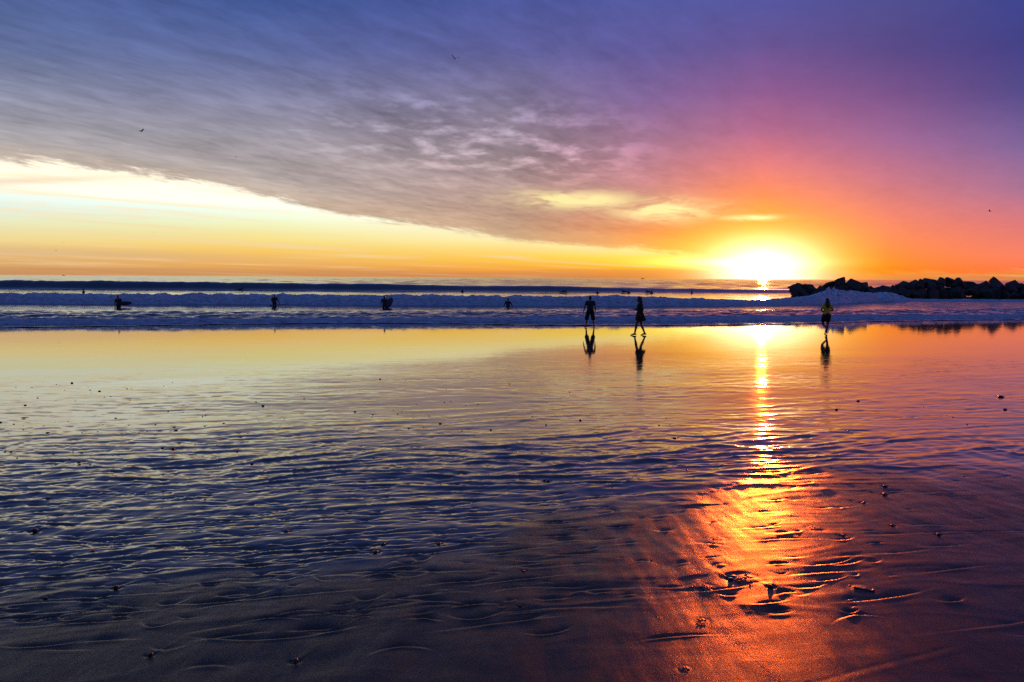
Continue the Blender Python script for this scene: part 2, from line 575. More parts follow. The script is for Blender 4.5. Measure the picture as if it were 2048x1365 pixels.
for _ in range(1500):
    px = rng.uniform(-80, 2100)
    py = 860 + 470 * rng.beta(1.0, 2.2)
    if rng.random() < 0.75 * sst(px, 900, 1500) or (py > 1120 - 0.25 * (px - 700) and rng.random() < 0.40):
        continue
    g = ground(px, py)
    wx = float(np.clip(rng.lognormal(math.log(0.085), 0.55), 0.03, 0.34))
    dent(g.x, g.y, wx, float(rng.uniform(0.018, 0.05)), float(rng.uniform(0.005, 0.012)), float(rng.normal(0, 0.016)), float(rng.normal(0.2, 0.10)))
for _ in range(520):
    px, py = rng.uniform(-60, 2100), rng.uniform(738, 935)
    py -= 0.03 * (px - 900)
    g = ground(px, max(py, 715))
    wx = float(np.clip(rng.lognormal(math.log(0.30), 0.6), 0.08, 1.3))
    dent(g.x, g.y, wx, float(rng.uniform(0.04, 0.12)), float(rng.uniform(0.002, 0.006)), float(rng.normal(0, 0.03)), float(rng.normal(0.2, 0.05)))
for _ in range(2600):                               # pits and broken crusts the last wave left
    px, py = rng.uniform(-60, 1750), rng.uniform(800, 1240)
    if py > 1150 - 0.2 * px + 120 and rng.random() < 0.8 or px > 1100 and rng.random() < 0.5:
        continue
    if float(pn(px / 130.0, py / 45.0, 78)) < rng.uniform(-0.5, 0.4):
        continue
    g = ground(px, py)
    wx = float(np.clip(rng.lognormal(math.log(0.042), 0.4), 0.018, 0.12))
    dent(g.x, g.y, wx, float(rng.uniform(0.015, 0.035)), float(rng.uniform(0.003, 0.008)), float(rng.normal(0, 0.012)), float(rng.normal(0.2, 0.25)))
for px, py, w in [(810, 1200, 95), (500, 1165, 60), (330, 1300, 55), (690, 1150, 70), (1230, 1020, 60), (1110, 1110, 70), (1555, 1228, 55),
                  (1700, 1112, 80), (1590, 1116, 45), (1780, 1070, 80),
                  (1600, 1000, 60), (890, 1085, 70), (1010, 1105, 60), (420, 1330, 70), (130, 1300, 80), (1330, 1030, 60)]:
    g = ground(px, py)
    dent(g.x, g.y, w / FPX * g.y * 0.5, 0.045, 0.0052, float(rng.normal(0.0, 0.012)), float(rng.normal(0.12, 0.08)))
for k, (x, y, d) in enumerate(PEB):                 # scour and the pair of wake ridges the backwash leaves behind a stone
    L = d * (9 if y < 9 else 6)
    sl = window(x, y, L * 1.2, L * 1.5)
    if X[sl].size == 0:
        continue
    ax, ay = X[sl] - x, Y[sl] - y
    r = np.hypot(ax, ay)
    h[sl] -= 0.16 * d * np.exp(-((r - d * 0.6) / (0.35 * d)) ** 2)
    tail = np.clip(ay, 0, None)
    arm = np.abs(ax) - 0.42 * tail
    h[sl] += 0.085 * d * np.exp(-(arm / (0.25 * d + 0.10 * tail)) ** 2) * sst(ay, 0, 0.5 * d) * np.exp(-tail / (0.45 * L))
for px, py, w in WEED:
    g = ground(px, py)
    d = w / FPX * g.y
    sl = window(g.x, g.y, d * 2, d * 2)
    r = np.hypot((X[sl] - g.x), (Y[sl] - g.y) * 1.0)
    h[sl] += -0.012 * d * np.exp(-((r - 0.55 * d) / (0.2 * d)) ** 2) + 0.012 * d * np.exp(-(r / (0.4 * d)) ** 2)
# a drag mark crossing the sand at the lower right
ta, tb = ground(1560, 1385), ground(1900, 1292)
td = Vector((tb.x - ta.x, tb.y - ta.y)).normalized()
tu = (X - ta.x) * td.x + (Y - ta.y) * td.y
tv = -(X - ta.x) * td.y + (Y - ta.y) * td.x + 0.02 * pn(tu * 2.0, 0 * tu, 31)
ln_ = (tb - ta).length
h += sst(tu, -0.4, 0.0) * (1 - sst(tu, ln_ * 0.9, ln_ * 1.15)) * (0.6 + 0.5 * pn(tu * 9, 0 * tu, 33)) * (-0.0009 * np.exp(-(tv / 0.014) ** 2) + 0.0008 * np.exp(-((tv + 0.035) / 0.018) ** 2))
h *= sst(Y, 0.5, 2.2)
Z = Z + h
film = sst(Y - (5.0 + 0.75 * np.clip(X, -2.6, 2.2)) + 0.55 * pn(X * 0.7, S * 0.6, 41) + 0.35 * pn(fan * 2.6, S * 0.7, 42), -0.7, 0.6)
wet = sst(S, 14, 22)
sand_me = grid_mesh('sand', X, Y, Z, {'film': film, 'wet': wet})

m_sand, t, p = principled('wet_sand', None, 0.2, 1.40)
co = t.node('ShaderNodeTexCoord').outputs['Object']
gr = t.noise(co, 260.0, 3.0, 0.7)
big = t.noise(co, 0.9, 5.0, 0.6)
fa = t.node('ShaderNodeAttribute', attribute_name='film').outputs['Fac']
grain = t.mix(t.smooth(gr, 0.35, 0.7), (0.034, 0.025, 0.014, 1), (0.085, 0.062, 0.036, 1))
grain = t.mix(fa, grain, t.mix(gr, (0.060, 0.046, 0.028, 1), (0.100, 0.078, 0.048, 1)))
t.put(p.inputs['Base Color'], t.mix(t.smooth(big, 0.40, 0.75, 0.0, 0.6), grain, (0.040, 0.031, 0.019, 1)))
wa = t.node('ShaderNodeAttribute', attribute_name='wet').outputs['Fac']
mp = t.node('ShaderNodeMapping')
t.put(mp.inputs['Vector'], co)
mp.inputs['Scale'].default_value = (5.0, 1.5, 1.0)
mp.inputs['Rotation'].default_value = (0, 0, R(8))
streaky = t.noise(mp.outputs[0], 1.6, 6.0, 0.62, 0.4)
rough_near = t.smooth(streaky, 0.3, 0.7, 0.22, 0.36)
rough_far = t.lin(wa, 0.0, 1.0, 0.055, 0.03)
mx = t.node('ShaderNodeMix', data_type='FLOAT')
t.put(mx.inputs[0], fa)
t.put(mx.inputs[2], rough_near)
t.put(mx.inputs[3], rough_far)
t.put(p.inputs['Roughness'], mx.outputs[0])
t.put(p.inputs['Specular IOR Level'], t.lin(fa, 0.0, 1.0, 0.16, 0.48))
b1 = t.node('ShaderNodeBump')
b1.inputs['Distance'].default_value = 0.0016
t.put(b1.inputs['Strength'], t.lin(fa, 0.0, 1.0, 0.42, 0.03))
t.put(b1.inputs['Height'], t.m('ADD', gr, t.m('MULTIPLY', streaky, 4.0)))
mpr = t.node('ShaderNodeMapping')
t.put(mpr.inputs['Vector'], co)
mpr.inputs['Scale'].default_value = (1.5, 6.0, 1.0)
mpr.inputs['Rotation'].default_value = (0, 0, R(-10))
rn = t.noise(mpr.outputs[0], 1.0, 2.0, 0.5, 0.4)
rid = t.m('SUBTRACT', 1.0, t.m('ABSOLUTE', t.m('MULTIPLY', t.m('SUBTRACT', rn, 0.5), 5.0)))
b2 = t.node('ShaderNodeBump')
b2.inputs['Distance'].default_value = 0.0014
pat = t.noise(co, 0.7, 3.0, 0.5)
t.put(b2.inputs['Strength'], t.m('MULTIPLY', t.m('MULTIPLY', t.lin(wa, 0.0, 1.0, 1.0, 0.06), t.lin(fa, 0.0, 1.0, 0.2, 1.0)), t.smooth(pat, 0.36, 0.6, 0.25, 0.9)))
t.put(b2.inputs['Height'], t.m('ADD', rid, t.m('MULTIPLY', rn, 2.0)))
t.t.links.new(b1.outputs[0], b2.inputs['Normal'])
t.t.links.new(b2.outputs[0], p.inputs['Normal'])
sand = mesh_obj('sand', sand_me, m_sand)
tag(sand, 'wide wet sand beach, rippled and mirror smooth towards the water', kind='structure')

# ------------------------------------------------------------------ sea
print('sea')
r = np.concatenate([np.arange(45.4, 53, 0.085), np.arange(53, 72, 0.22), np.arange(72, 79.5, 0.075), np.arange(79.5, 141, 0.55),
                    np.arange(141, 162, 0.28)])
g_ = [162.0]
while g_[-1] < 8000:
    g_.append(g_[-1] * 1.0105)
r = np.concatenate([r, g_])
cs = np.linspace(-0.76, 0.76, 620)
Xs = cs[None, :] * r[:, None]
exts = np.array([6, 20, 60.0])
Xs = np.concatenate([Xs[:, :1] - exts[::-1][None, :], Xs, Xs[:, -1:] + exts[None, :]], 1)
Rr = np.repeat(r[:, None], Xs.shape[1], 1)


def y2_shift(X):
    Xc = np.clip(X, -120, 60)
    return 0.03 * Xc + 0.017 * np.clip(Xc - 10, 0, 34) ** 2


w1 = 1 - sst(Rr, 50, 71)
w2 = sst(Rr, 54, 71) * (1 - sst(Rr, 84, 140))
Ys = Rr + (y_shore(Xs) - 46.5) * w1 + y2_shift(Xs) * w2
# spent bore at the edge
warp1 = 0.55 * pn(Xs * 0.13, 0 * Xs, 51) + 0.22 * pn(Xs * 0.7, 0 * Xs, 52)
q = Rr - 46.2 + warp1
right = sst(Xs, 14, 34)
b1h = 0.20 * (1 + 0.25 * pn(Xs * 0.25, 0 * Xs, 53)) * (1 - 0.15 * right)
z1 = b1h * sst(q, -0.15, 0.9) + 0.23 * sst(q, 0.8, 5.5) - (b1h + 0.23) * sst(q, 6.0, 13.0) - 0.06 * (1 - sst(q, -0.6, 0.0))
lump1 = 0.06 * pn(Xs * 0.8, Rr * 0.9, 54) + 0.035 * pn(Xs * 2.1, Rr * 2.3, 55) + 0.014 * pn(Xs * 5, Rr * 5, 56)
foam1 = sst(q, -0.3, 0.0) * (1 - sst(q, 4.5, 10.5))
z1 += lump1 * foam1 * (0.5 + 0.5 * sst(q, 0, 1))
# breaking wave
q2 = Rr - 73.5 + 1.0 * pn(Xs * 0.07, 0 * Xs, 61) + 0.3 * pn(Xs * 0.6, 0 * Xs, 62)
H2 = 0.84 * (1 + 0.10 * pn(Xs * 0.16, 0 * Xs, 63) + 0.10 * pn(Xs * 0.75, 0 * Xs, 64) + 0.08 * pn(Xs * 2.4, 0 * Xs, 65))
H2 = H2 * (1 + 0.07 * pn(Xs * 1.3, Rr * 0.5, 165) + 0.05 * pn(Xs * 4.5, Rr * 1.0, 166))
H2 = H2 * (1 - 0.45 * np.exp(-((Xs - 24) / 7.0) ** 2))
burst = np.exp(-((Xs - 35.2) / 2.6) ** 2) * 0.55 + np.exp(-((Xs - 39.5) / 3.2) ** 2) * 0.25 + np.exp(-((Xs - 45.8) / 1.6) ** 2) * 0.33
H2 = H2 * (1 - 0.75 * sst(Xs, 44, 50)) + burst * (0.72 + 0.9 * np.abs(pn(Xs * 0.9, Rr * 0.7, 66)) + 0.5 * pn(Xs * 2.6, Rr * 1.8, 67) + 0.25 * pn(Xs * 6.0, Rr * 4.0, 68))
prof2 = sst(q2, -0.1, 2.0) - sst(q2, 2.6, 8.5)
z2 = H2 * prof2
foam2 = sst(q2, -0.15, 0.1) * (1 - sst(q2, 2.8, 6.5))
lump2 = 0.11 * pn(Xs * 0.9, Rr * 1.1, 67) + 0.07 * pn(Xs * 2.2, Rr * 2.4, 68) + 0.03 * pn(Xs * 5.2, Rr * 5.0, 69)
z2 += lump2 * foam2 * sst(q2, 0.0, 0.9)
# unbroken swell
q3 = Rr - 147.0 + 1.6 * pn(Xs * 0.02, 0 * Xs, 71)
H3 = np.interp(Xs, [-110, -60, -20, 10, 35, 60, 90], [1.62, 1.45, 1.18, 0.98, 0.72, 0.5, 0.4]) * (1 + 0.10 * pn(Xs * 0.06, 0 * Xs, 72) + 0.07 * pn(Xs * .25, 0 * Xs, 73) + 0.03 * pn(Xs * .9, 0 * Xs, 74))
z3 = H3 * (sst(q3, -0.5, 5.0) - sst(q3, 5.5, 22))
# chop
sc = 1 - sst(Rr, 60, 70)
chop = (0.016 * pn(Xs / 2.2, Rr / 0.8, 81) + 0.008 * pn(Xs / 0.9, Rr / 0.35, 82)) * (1 - sst(Rr, 150, 260)) * (1 - 0.8 * sst(q3, -1, 2) * (1 - sst(q3, 14, 20)))
chop *= sst(q, -0.2, 0.6)
f2 = sst(Rr, 80, 110)
chop += f2 * (0.05 * pn(Xs / 9, Rr / 3.4, 83)) * (1 - 0.35 * sst(q3, -2, 1) * (1 - sst(q3, 10, 18)))
f3 = sst(Rr, 158, 230)
chop += f3 * (0.30 * pn(Xs / 34, Rr / 13.0, 84) + 0.34 * pn(Xs / 12, Rr / 6.0, 85))
f4 = sst(Rr, 400, 900)
chop += f4 * (0.55 * pn(Xs / 90, Rr / 36.0, 86))
Zs = z1 + z2 + z3 + chop
# wash between the waves and over the right-hand shallows
wash = (1 - sst(Rr, 64, 73)) * sst(q, -0.2, 0.2)
wash_r = sst(Xs, 22, 40) * (1 - sst(Rr, 80, 100)) * sst(q, -0.2, 0.2)
foam = np.clip(np.maximum(foam1 * 0.95, foam2), 0, 1)
foam = np.maximum(foam, 0.55 * wash_r)
solid = np.maximum(np.exp(-((q - 0.6) / 1.6) ** 2) * 0.75, foam2)     # where the foam is thick and closed
solid = np.clip(np.maximum(solid, 0.5 * wash_r), 0, 1)
sea_me = grid_mesh('sea', Xs, Ys, Zs, {'foam': foam, 'solid': solid, 'crest': np.clip(np.exp(-((q2 - 2.1) / 0.9) ** 2) * 0.9 + burst * 1.4 * foam2 + 0.85 * np.exp(-((q - 5.5) / 3.2) ** 2), 0, 1), 'dist': np.clip(Rr / 400.0, 0, 1)})

m_sea, t, p = principled('sea_water', None, 0.1, 1.333)
co = t.node('ShaderNodeTexCoord').outputs['Object']
fo = t.node('ShaderNodeAttribute', attribute_name='foam').outputs['Fac']
so = t.node('ShaderNodeAttribute', attribute_name='solid').outputs['Fac']
di = t.node('ShaderNodeAttribute', attribute_name='dist').outputs['Fac']
mpf = t.node('ShaderNodeMapping')
t.put(mpf.inputs['Vector'], co)
mpf.inputs['Scale'].default_value = (0.42, 1.1, 1.6)
fn = t.noise(mpf.outputs[0], 1.1, 7.0, 0.66, 0.5)
mpg = t.node('ShaderNodeMapping')
t.put(mpg.inputs['Vector'], co)
mpg.inputs['Scale'].default_value = (1.0, 2.0, 2.5)
fn2 = t.noise(mpg.outputs[0], 2.4, 6.0, 0.65, 0.3)
mask = t.m('MULTIPLY', fo, t.smooth(t.m('ADD', t.m('ADD', t.m('MULTIPLY', fn, 0.7), t.m('MULTIPLY', fn2, 0.3)), t.m('MULTIPLY', t.m('SUBTRACT', so, 0.5), 0.42)), 0.42, 0.56), clamp=True)
cr_ = t.node('ShaderNodeAttribute', attribute_name='crest').outputs['Fac']
fcol = t.mix(t.smooth(fn2, 0.3, 0.7), (0.22, 0.28, 0.33, 1), (0.56, 0.62, 0.66, 1))
mpk = t.node('ShaderNodeMapping')
t.put(mpk.inputs['Vector'], co)
mpk.inputs['Scale'].default_value = (0.9, 3.0, 3.0)
spark = t.noise(mpk.outputs[0], 1.6, 6.0, 0.7, 0.3)
fcol = t.mix(t.m('MULTIPLY', cr_, t.smooth(spark, 0.46, 0.62)), fcol, (0.92, 0.92, 0.92, 1))  # whiter foam on crest and bore, glints painted into its colour
t.put(p.inputs['Base Color'], t.mix(mask, (0.026, 0.021, 0.015, 1), fcol))
rw = t.lin(di, 0.1, 1.0, 0.06, 0.13)
mx = t.node('ShaderNodeMix', data_type='FLOAT')
t.put(mx.inputs[0], mask)
t.put(mx.inputs[2], rw)
mx.inputs[3].default_value = 0.75
t.put(p.inputs['Roughness'], mx.outputs[0])
bn = t.node('ShaderNodeBump')
bn.inputs['Distance'].default_value = 0.10
t.put(bn.inputs['Strength'], t.m('ADD', 0.12, t.m('MULTIPLY', mask, 0.6)))
mpw = t.node('ShaderNodeMapping')
t.put(mpw.inputs['Vector'], co)
mpw.inputs['Scale'].default_value = (0.6, 1.7, 1.0)
wn = t.noise(mpw.outputs[0], 1.3, 5.0, 0.62, 0.2)
t.put(bn.inputs['Height'], t.m('ADD', wn, t.m('MULTIPLY', fn2, 0.5)))
t.t.links.new(bn.outputs[0], p.inputs['Normal'])
sea = mesh_obj('sea', sea_me, m_sea)
tag(sea, 'open sea with a swell, a breaking wave and a spent foamy bore', kind='structure')

# thin sheet of run-up water with a dark rounded lip at its front
lead = [(-90, 32.5), (-40, 35.2), (-26, 36.9), (-22, 38.3), (-18, 40.4), (-15, 42.0), (-11, 43.6), (-6, 44.2), (-2.5, 43.4), (0, 41.9),
        (3.5, 41.4), (8, 41.6), (13, 42.2), (17, 44.5), (22, 48.0), (30, 51.0), (36, 51.0), (44, 52.5), (60, 60), (90, 66)]
xw = np.concatenate([np.linspace(-90, -34, 60), np.linspace(-33.9, 46, 900), np.linspace(46.5, 90, 60)])
yl = np.interp(xw, [a for a, b in lead], [b for a, b in lead])
ker = np.ones(25) / 25
yl = np.convolve(np.pad(yl, 12, mode='edge'), ker, mode='valid')
yl = yl + 0.16 * pn(xw * 0.5, 0 * xw, 91) + 0.05 * pn(xw * 2.0, 0 * xw, 92)
ye = np.maximum(y_shore(xw) + 0.9, yl + 0.6)
off = np.array([0, 0.02, 0.045, 0.08, 0.13, 0.2, 0.35, 0.6])
rest = np.linspace(0, 1, 26)[1:]
YY = np.concatenate([yl[None, :] + off[:, None], (yl + 0.6)[None, :] + rest[:, None] * (ye - yl - 0.6)[None, :]], 0)
XX = np.repeat(xw[None, :], YY.shape[0], 0)
lipz = np.concatenate([np.array([-0.01, 0.018, 0.034, 0.044, 0.048, 0.047, 0.040, 0.034]), np.linspace(0.032, 0.02, 25)])
lm = (0.75 + 0.45 * pn(xw * 0.8, 0 * xw, 93))[None, :]
ZZ = sand_base(XX, YY) + lipz[:, None] * np.where(lipz[:, None] > 0, lm, 1)
ZZ += 0.003 * pn(XX * 1.2, YY * 4.0, 94) * (lipz[:, None] > 0.03)
# small hump of water heaped against the ankles of the man at the edge
ZZ += 0.05 * np.exp(-((XX - 3.95) / 0.42) ** 2 - ((YY - 41.75) / 0.22) ** 2)
m_wash, t, p = principled('run_up_water', (0.012, 0.016, 0.022), 0.04, 1.333)
co = t.node('ShaderNodeTexCoord').outputs['Object']
bn = t.node('ShaderNodeBump')
bn.inputs['Distance'].default_value = 0.01
bn.inputs['Strength'].default_value = 0.1
mpw = t.node('ShaderNodeMapping')
t.put(mpw.inputs['Vector'], co)
mpw.inputs['Scale'].default_value = (0.8, 3.0, 1.0)
t.put(bn.inputs['Height'], t.noise(mpw.outputs[0], 1.5, 4.0, 0.6))
t.t.links.new(bn.outputs[0], p.inputs['Normal'])
wash_o = mesh_obj('wash_water', grid_mesh('wash_water', XX, YY, ZZ), m_wash)
tag(wash_o, 'thin sheet of run up water with a dark lip on the sand', kind='structure')


# ------------------------------------------------------------------ solid shapes grown into one skin
print('objects')
DG = None


class Blob:
    """collects tapered capsules and ellipsoids and fuses them into one continuous skin"""

    def __init__(self):
        self.v, self.f = [], []

    def _add(self, rings, cap0, cap1):
        o = len(self.v)
        n = len(rings[0])
        self.v.append(cap0)
        for rg in rings:
            self.v.extend(rg)
        self.v.append(cap1)
        last = len(self.v) - 1
        for j in range(n):
            self.f.append((o, o + 1 + (j + 1) % n, o + 1 + j))
        for i in range(len(rings) - 1):
            a, b = o + 1 + i * n, o + 1 + (i + 1) * n
            for j in range(n):
                k = (j + 1) % n
                self.f.append((a + j, a + k, b + k, b + j))
        a = o + 1 + (len(rings) - 1) * n
        for j in range(n):
            self.f.append((last, a + j, a + (j + 1) % n))

    def cap(self, p0, r0, p1, r1, n=12, flat=1.0):
        p0, p1 = Vector(p0), Vector(p1)
        ax = (p1 - p0)
        L = ax.length
        ax = ax.normalized() if L > 1e-6 else Vector((0, 0, 1))
        up = Vector((0, 1, 0)) if abs(ax.y) < 0.9 else Vector((1, 0, 0))
        u = ax.cross(up).normalized()
        w = ax.cross(u).normalized()
        rings = []
        prof = [(-r0 * math.cos(a), r0 * math.sin(a)) for a in (0.5, 1.0, 1.5)] + \
               [(L + r1 * math.cos(a), r1 * math.sin(a)) for a in (1.5, 1.0, 0.5)]
        for d, rr in prof:
            rings.append([p0 + ax * d + (u * math.cos(2 * math.pi * j / n) + w * math.sin(2 * math.pi * j / n) * flat) * rr for j in range(n)])
        self._add(rings, p0 - ax * r0, p1 + ax * r1)
        return self

    def ell(self, c, rad, rot=(0, 0, 0), n=16):
        c = Vector(c)
        M = Euler(rot).to_matrix()
        rings = []
        for i in range(1, 8):
            a = math.pi * i / 8
            rings.append([c + M @ Vector((rad[0] * math.sin(a) * math.cos(2 * math.pi * j / n), rad[1] * math.sin(a) * math.sin(2 * math.pi * j / n),
                                          -rad[2] * math.cos(a))) for j in range(n)])
        self._add(rings, c + M @ Vector((0, 0, -rad[2])), c + M @ Vector((0, 0, rad[2])))
        return self

    def skin(self, name, voxel, smooth=4, k=1.0):
        me = bpy.data.meshes.new(name)
        me.from_pydata([tuple(v * k) for v in self.v], [], self.f)
        me.update()
        bm = bmesh.new()
        bm.from_mesh(me)
        bmesh.ops.recalc_face_normals(bm, faces=bm.faces)
        bm.to_mesh(me)
        bm.free()
        o = bpy.data.objects.new('tmp', me)
        COL.objects.link(o)
        md = o.modifiers.new('r', 'REMESH')
        md.mode = 'VOXEL'
        md.voxel_size = voxel
        sm = o.modifiers.new('s', 'SMOOTH')
        sm.factor, sm.iterations = 0.5, smooth
        dg = bpy.context.evaluated_depsgraph_get()
        out = bpy.data.meshes.new_from_object(o.evaluated_get(dg))
        out.name = name
        bpy.data.objects.remove(o)
        bpy.data.meshes.remove(me)
        return out


def hand(B, wrist, fwd, side, inner, curl=0.5, fr=0.0085):
    """palm, four bent fingers and a thumb; fwd: along the hand, side: from little finger to thumb, inner: palm side"""
    w, f, s, i = Vector(wrist), Vector(fwd).normalized(), Vector(side).normalized(), Vector(inner).normalized()
    B.cap(w, 0.026, w + f * 0.03, 0.027, n=10)
    for k, off in enumerate((-0.030, -0.010, 0.010, 0.030)):
        base = w + f * 0.03 + s * off * 0.75
        kn = w + f * 0.092 + s * off
        B.cap(base, 0.015, kn, 0.0125, n=8)
        L = (0.062, 0.078, 0.084, 0.075)[k]
        a = curl * 0.6
        m1 = kn + (f * math.cos(a) + i * math.sin(a)) * L * 0.55
        a = curl * 1.7
        m2 = m1 + (f * math.cos(a) + i * math.sin(a)) * L * 0.5
        B.cap(kn, fr * 1.1, m1, fr, n=7)
        B.cap(m1, fr, m2, fr * 0.85, n=7)
    t0 = w + f * 0.03 + s * 0.022
    t1 = t0 + f * 0.030 + s * 0.030 + i * 0.012
    t2 = t1 + f * 0.032 + s * 0.006 + i * 0.012
    B.cap(t0, 0.015, t1, fr * 1.25, n=8)
    B.cap(t1, fr * 1.2, t2, fr, n=8)


def foot(B, ankle, toe, r=0.036):
    a, tt = Vector(ankle), Vector(toe)
    d = (tt - a)
    heel = a - Vector((d.x, d.y, 0)).normalized() * 0.045 + Vector((0, 0, min(-0.030, (tt.z - a.z) * 0.55)))
    B.cap(a, r, heel, r * 0.86)
    B.cap(a, r, a.lerp(tt, 0.6), r * 0.8)
    B.cap(heel, r * 0.7, tt, r * 0.62)
    sd = Vector((-d.y, d.x, 0)).normalized()
    for k in range(5):
        p = tt + sd * (k - 2) * 0.016
        B.cap(a.lerp(tt, 0.62) + sd * (k - 2) * 0.011, 0.016, p + d.normalized() * (0.03 - abs(k - 1.5) * 0.006), 0.0095, n=7)


def body_blob(P, woman=False, waistless=False):
    """a nude figure 1.7 m tall facing +Y from a dictionary of joints"""
    B = Blob()
    sh, hp = (0.165, 0.095) if woman else (0.178, 0.085)
    lean = P.get('lean', 0.0)
    L = lambda x, y, z: Vector((x, y + lean * (z - 0.9), z))
    B.ell(L(0, -0.005, 0.93), (0.165 if woman else 0.155, 0.118, 0.125))
    B.ell(L(0, 0.0, 1.08), (0.125 if woman else 0.14, 0.098, 0.17))
    B.ell(L(0, 0.0, 1.25), (0.15 if woman else 0.17, 0.108, 0.17))
    B.cap(L(-sh + 0.05, 0, 1.385), 0.052, L(sh - 0.05, 0, 1.385), 0.052)
    if woman:
        for s in (-1, 1):
            B.ell(L(s * 0.075, 0.085, 1.25), (0.062, 0.055, 0.06))
    B.cap(L(0, -0.005, 1.38), 0.062, L(0, 0.012, 1.50), 0.052)
    hc = L(0, 0.02, 1.585)
    Mh = Matrix.Rotation(P.get('turn', 0.0), 3, 'Z')
    H = lambda x, y, z: hc + Mh @ Vector((x, y, z))
    B.ell(hc, (0.074, 0.094, 0.112), (0, 0, P.get('turn', 0.0)))
    B.ell(H(0, 0.03, -0.055), (0.055, 0.066, 0.062), (0, 0, P.get('turn', 0.0)))
    B.cap(H(0, 0.088, 0.012), 0.011, H(0, 0.108, -0.022), 0.0145, n=8)        # nose
    B.cap(H(-0.018, 0.088, -0.058), 0.0075, H(0.018, 0.088, -0.058), 0.0075, n=8)   # lips
    for s in (-1, 1):
        B.cap(H(s * 0.018, 0.090, 0.024), 0.009, H(s * 0.046, 0.078, 0.022), 0.009, n=8)   # brow
        B.ell(H(s * 0.032, 0.082, 0.003), (0.012, 0.010, 0.008))                    # eye
        B.ell(H(s * 0.076, -0.004, -0.008), (0.012, 0.022, 0.033))                  # ear
    for s, k in ((-1, 'l'), (1, 'r')):
        a0 = L(s * sh, 0, 1.375)
        a1, a2 = Vector(P['elbow_' + k]), Vector(P['wrist_' + k])
        B.cap(a0, 0.056, a0.lerp(a1, 0.45), 0.048)
        B.cap(a0.lerp(a1, 0.4), 0.049, a1, 0.038)
        B.cap(a1, 0.040, a1.lerp(a2, 0.35), 0.041)
        B.cap(a1.lerp(a2, 0.3), 0.041, a2, 0.026)
        f = (a2 - a1).normalized()
        inner = Vector((-s, 0.15, 0)) if abs(f.z) > 0.6 else Vector((0, 0, -1))
        inner = (inner - f * inner.dot(f)).normalized()
        side = f.cross(inner) * (1 if s < 0 else -1)
        if side.y < 0 and abs(f.z) > 0.6:
            side = -side
        hand(B, a2, f, side, inner, P.get('curl', 0.55), P.get('fr', 0.0085))
        h0 = Vector((s * hp, 0, 0.90))
        k1, k2, tt = Vector(P['knee_' + k]), Vector(P['ankle_' + k]), Vector(P['toe_' + k])
        B.cap(h0, 0.098 if woman else 0.092, h0.lerp(k1, 0.5), 0.080)
        B.cap(h0.lerp(k1, 0.45), 0.081, k1, 0.056)
        B.cap(k1, 0.056, k1.lerp(k2, 0.32), 0.056)
        c = k1.lerp(k2, 0.30) + Vector((0, -0.018, 0))
        B.cap(c, 0.050, k1.lerp(k2, 0.6), 0.042)
        B.cap(k1.lerp(k2, 0.3), 0.052, k2, 0.036)
        foot(B, k2, tt)
    return B


M_SKIN = speckled('skin', (0.16, 0.062, 0.034), 0.12, 14, 0.55)
M_HAIR = speckled('dark_hair', (0.016, 0.011, 0.009), 0.4, 60, 0.5, bump=0.3)
M_TEE = speckled('grey_cotton', (0.035, 0.036, 0.040), 0.2, 30, 0.9, bump=0.2)
M_SHORT = speckled('black_cotton', (0.014, 0.014, 0.017), 0.25, 30, 0.9, bump=0.2)
M_TUNIC = speckled('dark_knit', (0.020, 0.020, 0.017), 0.3, 40, 0.95, bump=0.3)
M_YELLOW = speckled('yellow_cotton', (0.80, 0.50, 0.03), 0.15, 30, 0.9, bump=0.2)
M_WET = speckled('black_neoprene', (0.018, 0.019, 0.022), 0.2, 30, 0.45)
M_BOARD = speckled('board_resin', (0.07, 0.06, 0.085), 0.2, 4, 0.5)


def person(label, foot_pt, height, rz, P, woman, clothes, voxel=0.0062, group=None, hair='short', skin=None):
    root = empty('person', foot_pt, rz)
    tag(root, label, 'person', group)
    k = height / 1.70
    mesh_obj('body', body_blob(P, woman).skin('body', voxel, 3, k), skin or M_SKIN, root)
    lean = P.get('lean', 0.0)
    L = lambda x, y, z: Vector((x, y + lean * (z - 0.9), z))
    if hair == 'short':
        B = Blob().ell(L(0, 0.002, 1.607), (0.083, 0.098, 0.105)).ell(L(0, -0.03, 1.575), (0.08, 0.075, 0.095)).ell(L(0, 0.05, 1.672), (0.06, 0.05, 0.036))
        B.ell(L(-0.02, 0.03, 1.70), (0.05, 0.05, 0.025))
    elif hair:
        low = hair
        B = Blob().ell(L(0, -0.004, 1.61), (0.086, 0.102, 0.104)).ell(L(0, -0.045, 1.56), (0.093, 0.07, 0.11))
        for s in (-1, 1):
            B.cap(L(s * 0.07, -0.02, 1.58), 0.032, L(s * 0.095, -0.015, low + 0.07), 0.034)
            B.cap(L(s * 0.05, -0.06, 1.56), 0.05, L(s * 0.06, -0.115, low + 0.02), 0.042)
        B.cap(L(0, -0.07, 1.56), 0.055, L(0, -0.125, low), 0.05)
    if hair:
        mesh_obj('hair', B.skin('hair', 0.011, 2, k), M_HAIR, root)
    for name, mat, fn in clothes:
        mesh_obj(name, fn(P, L).skin(name, 0.011, 3, k), mat, root)
    return root


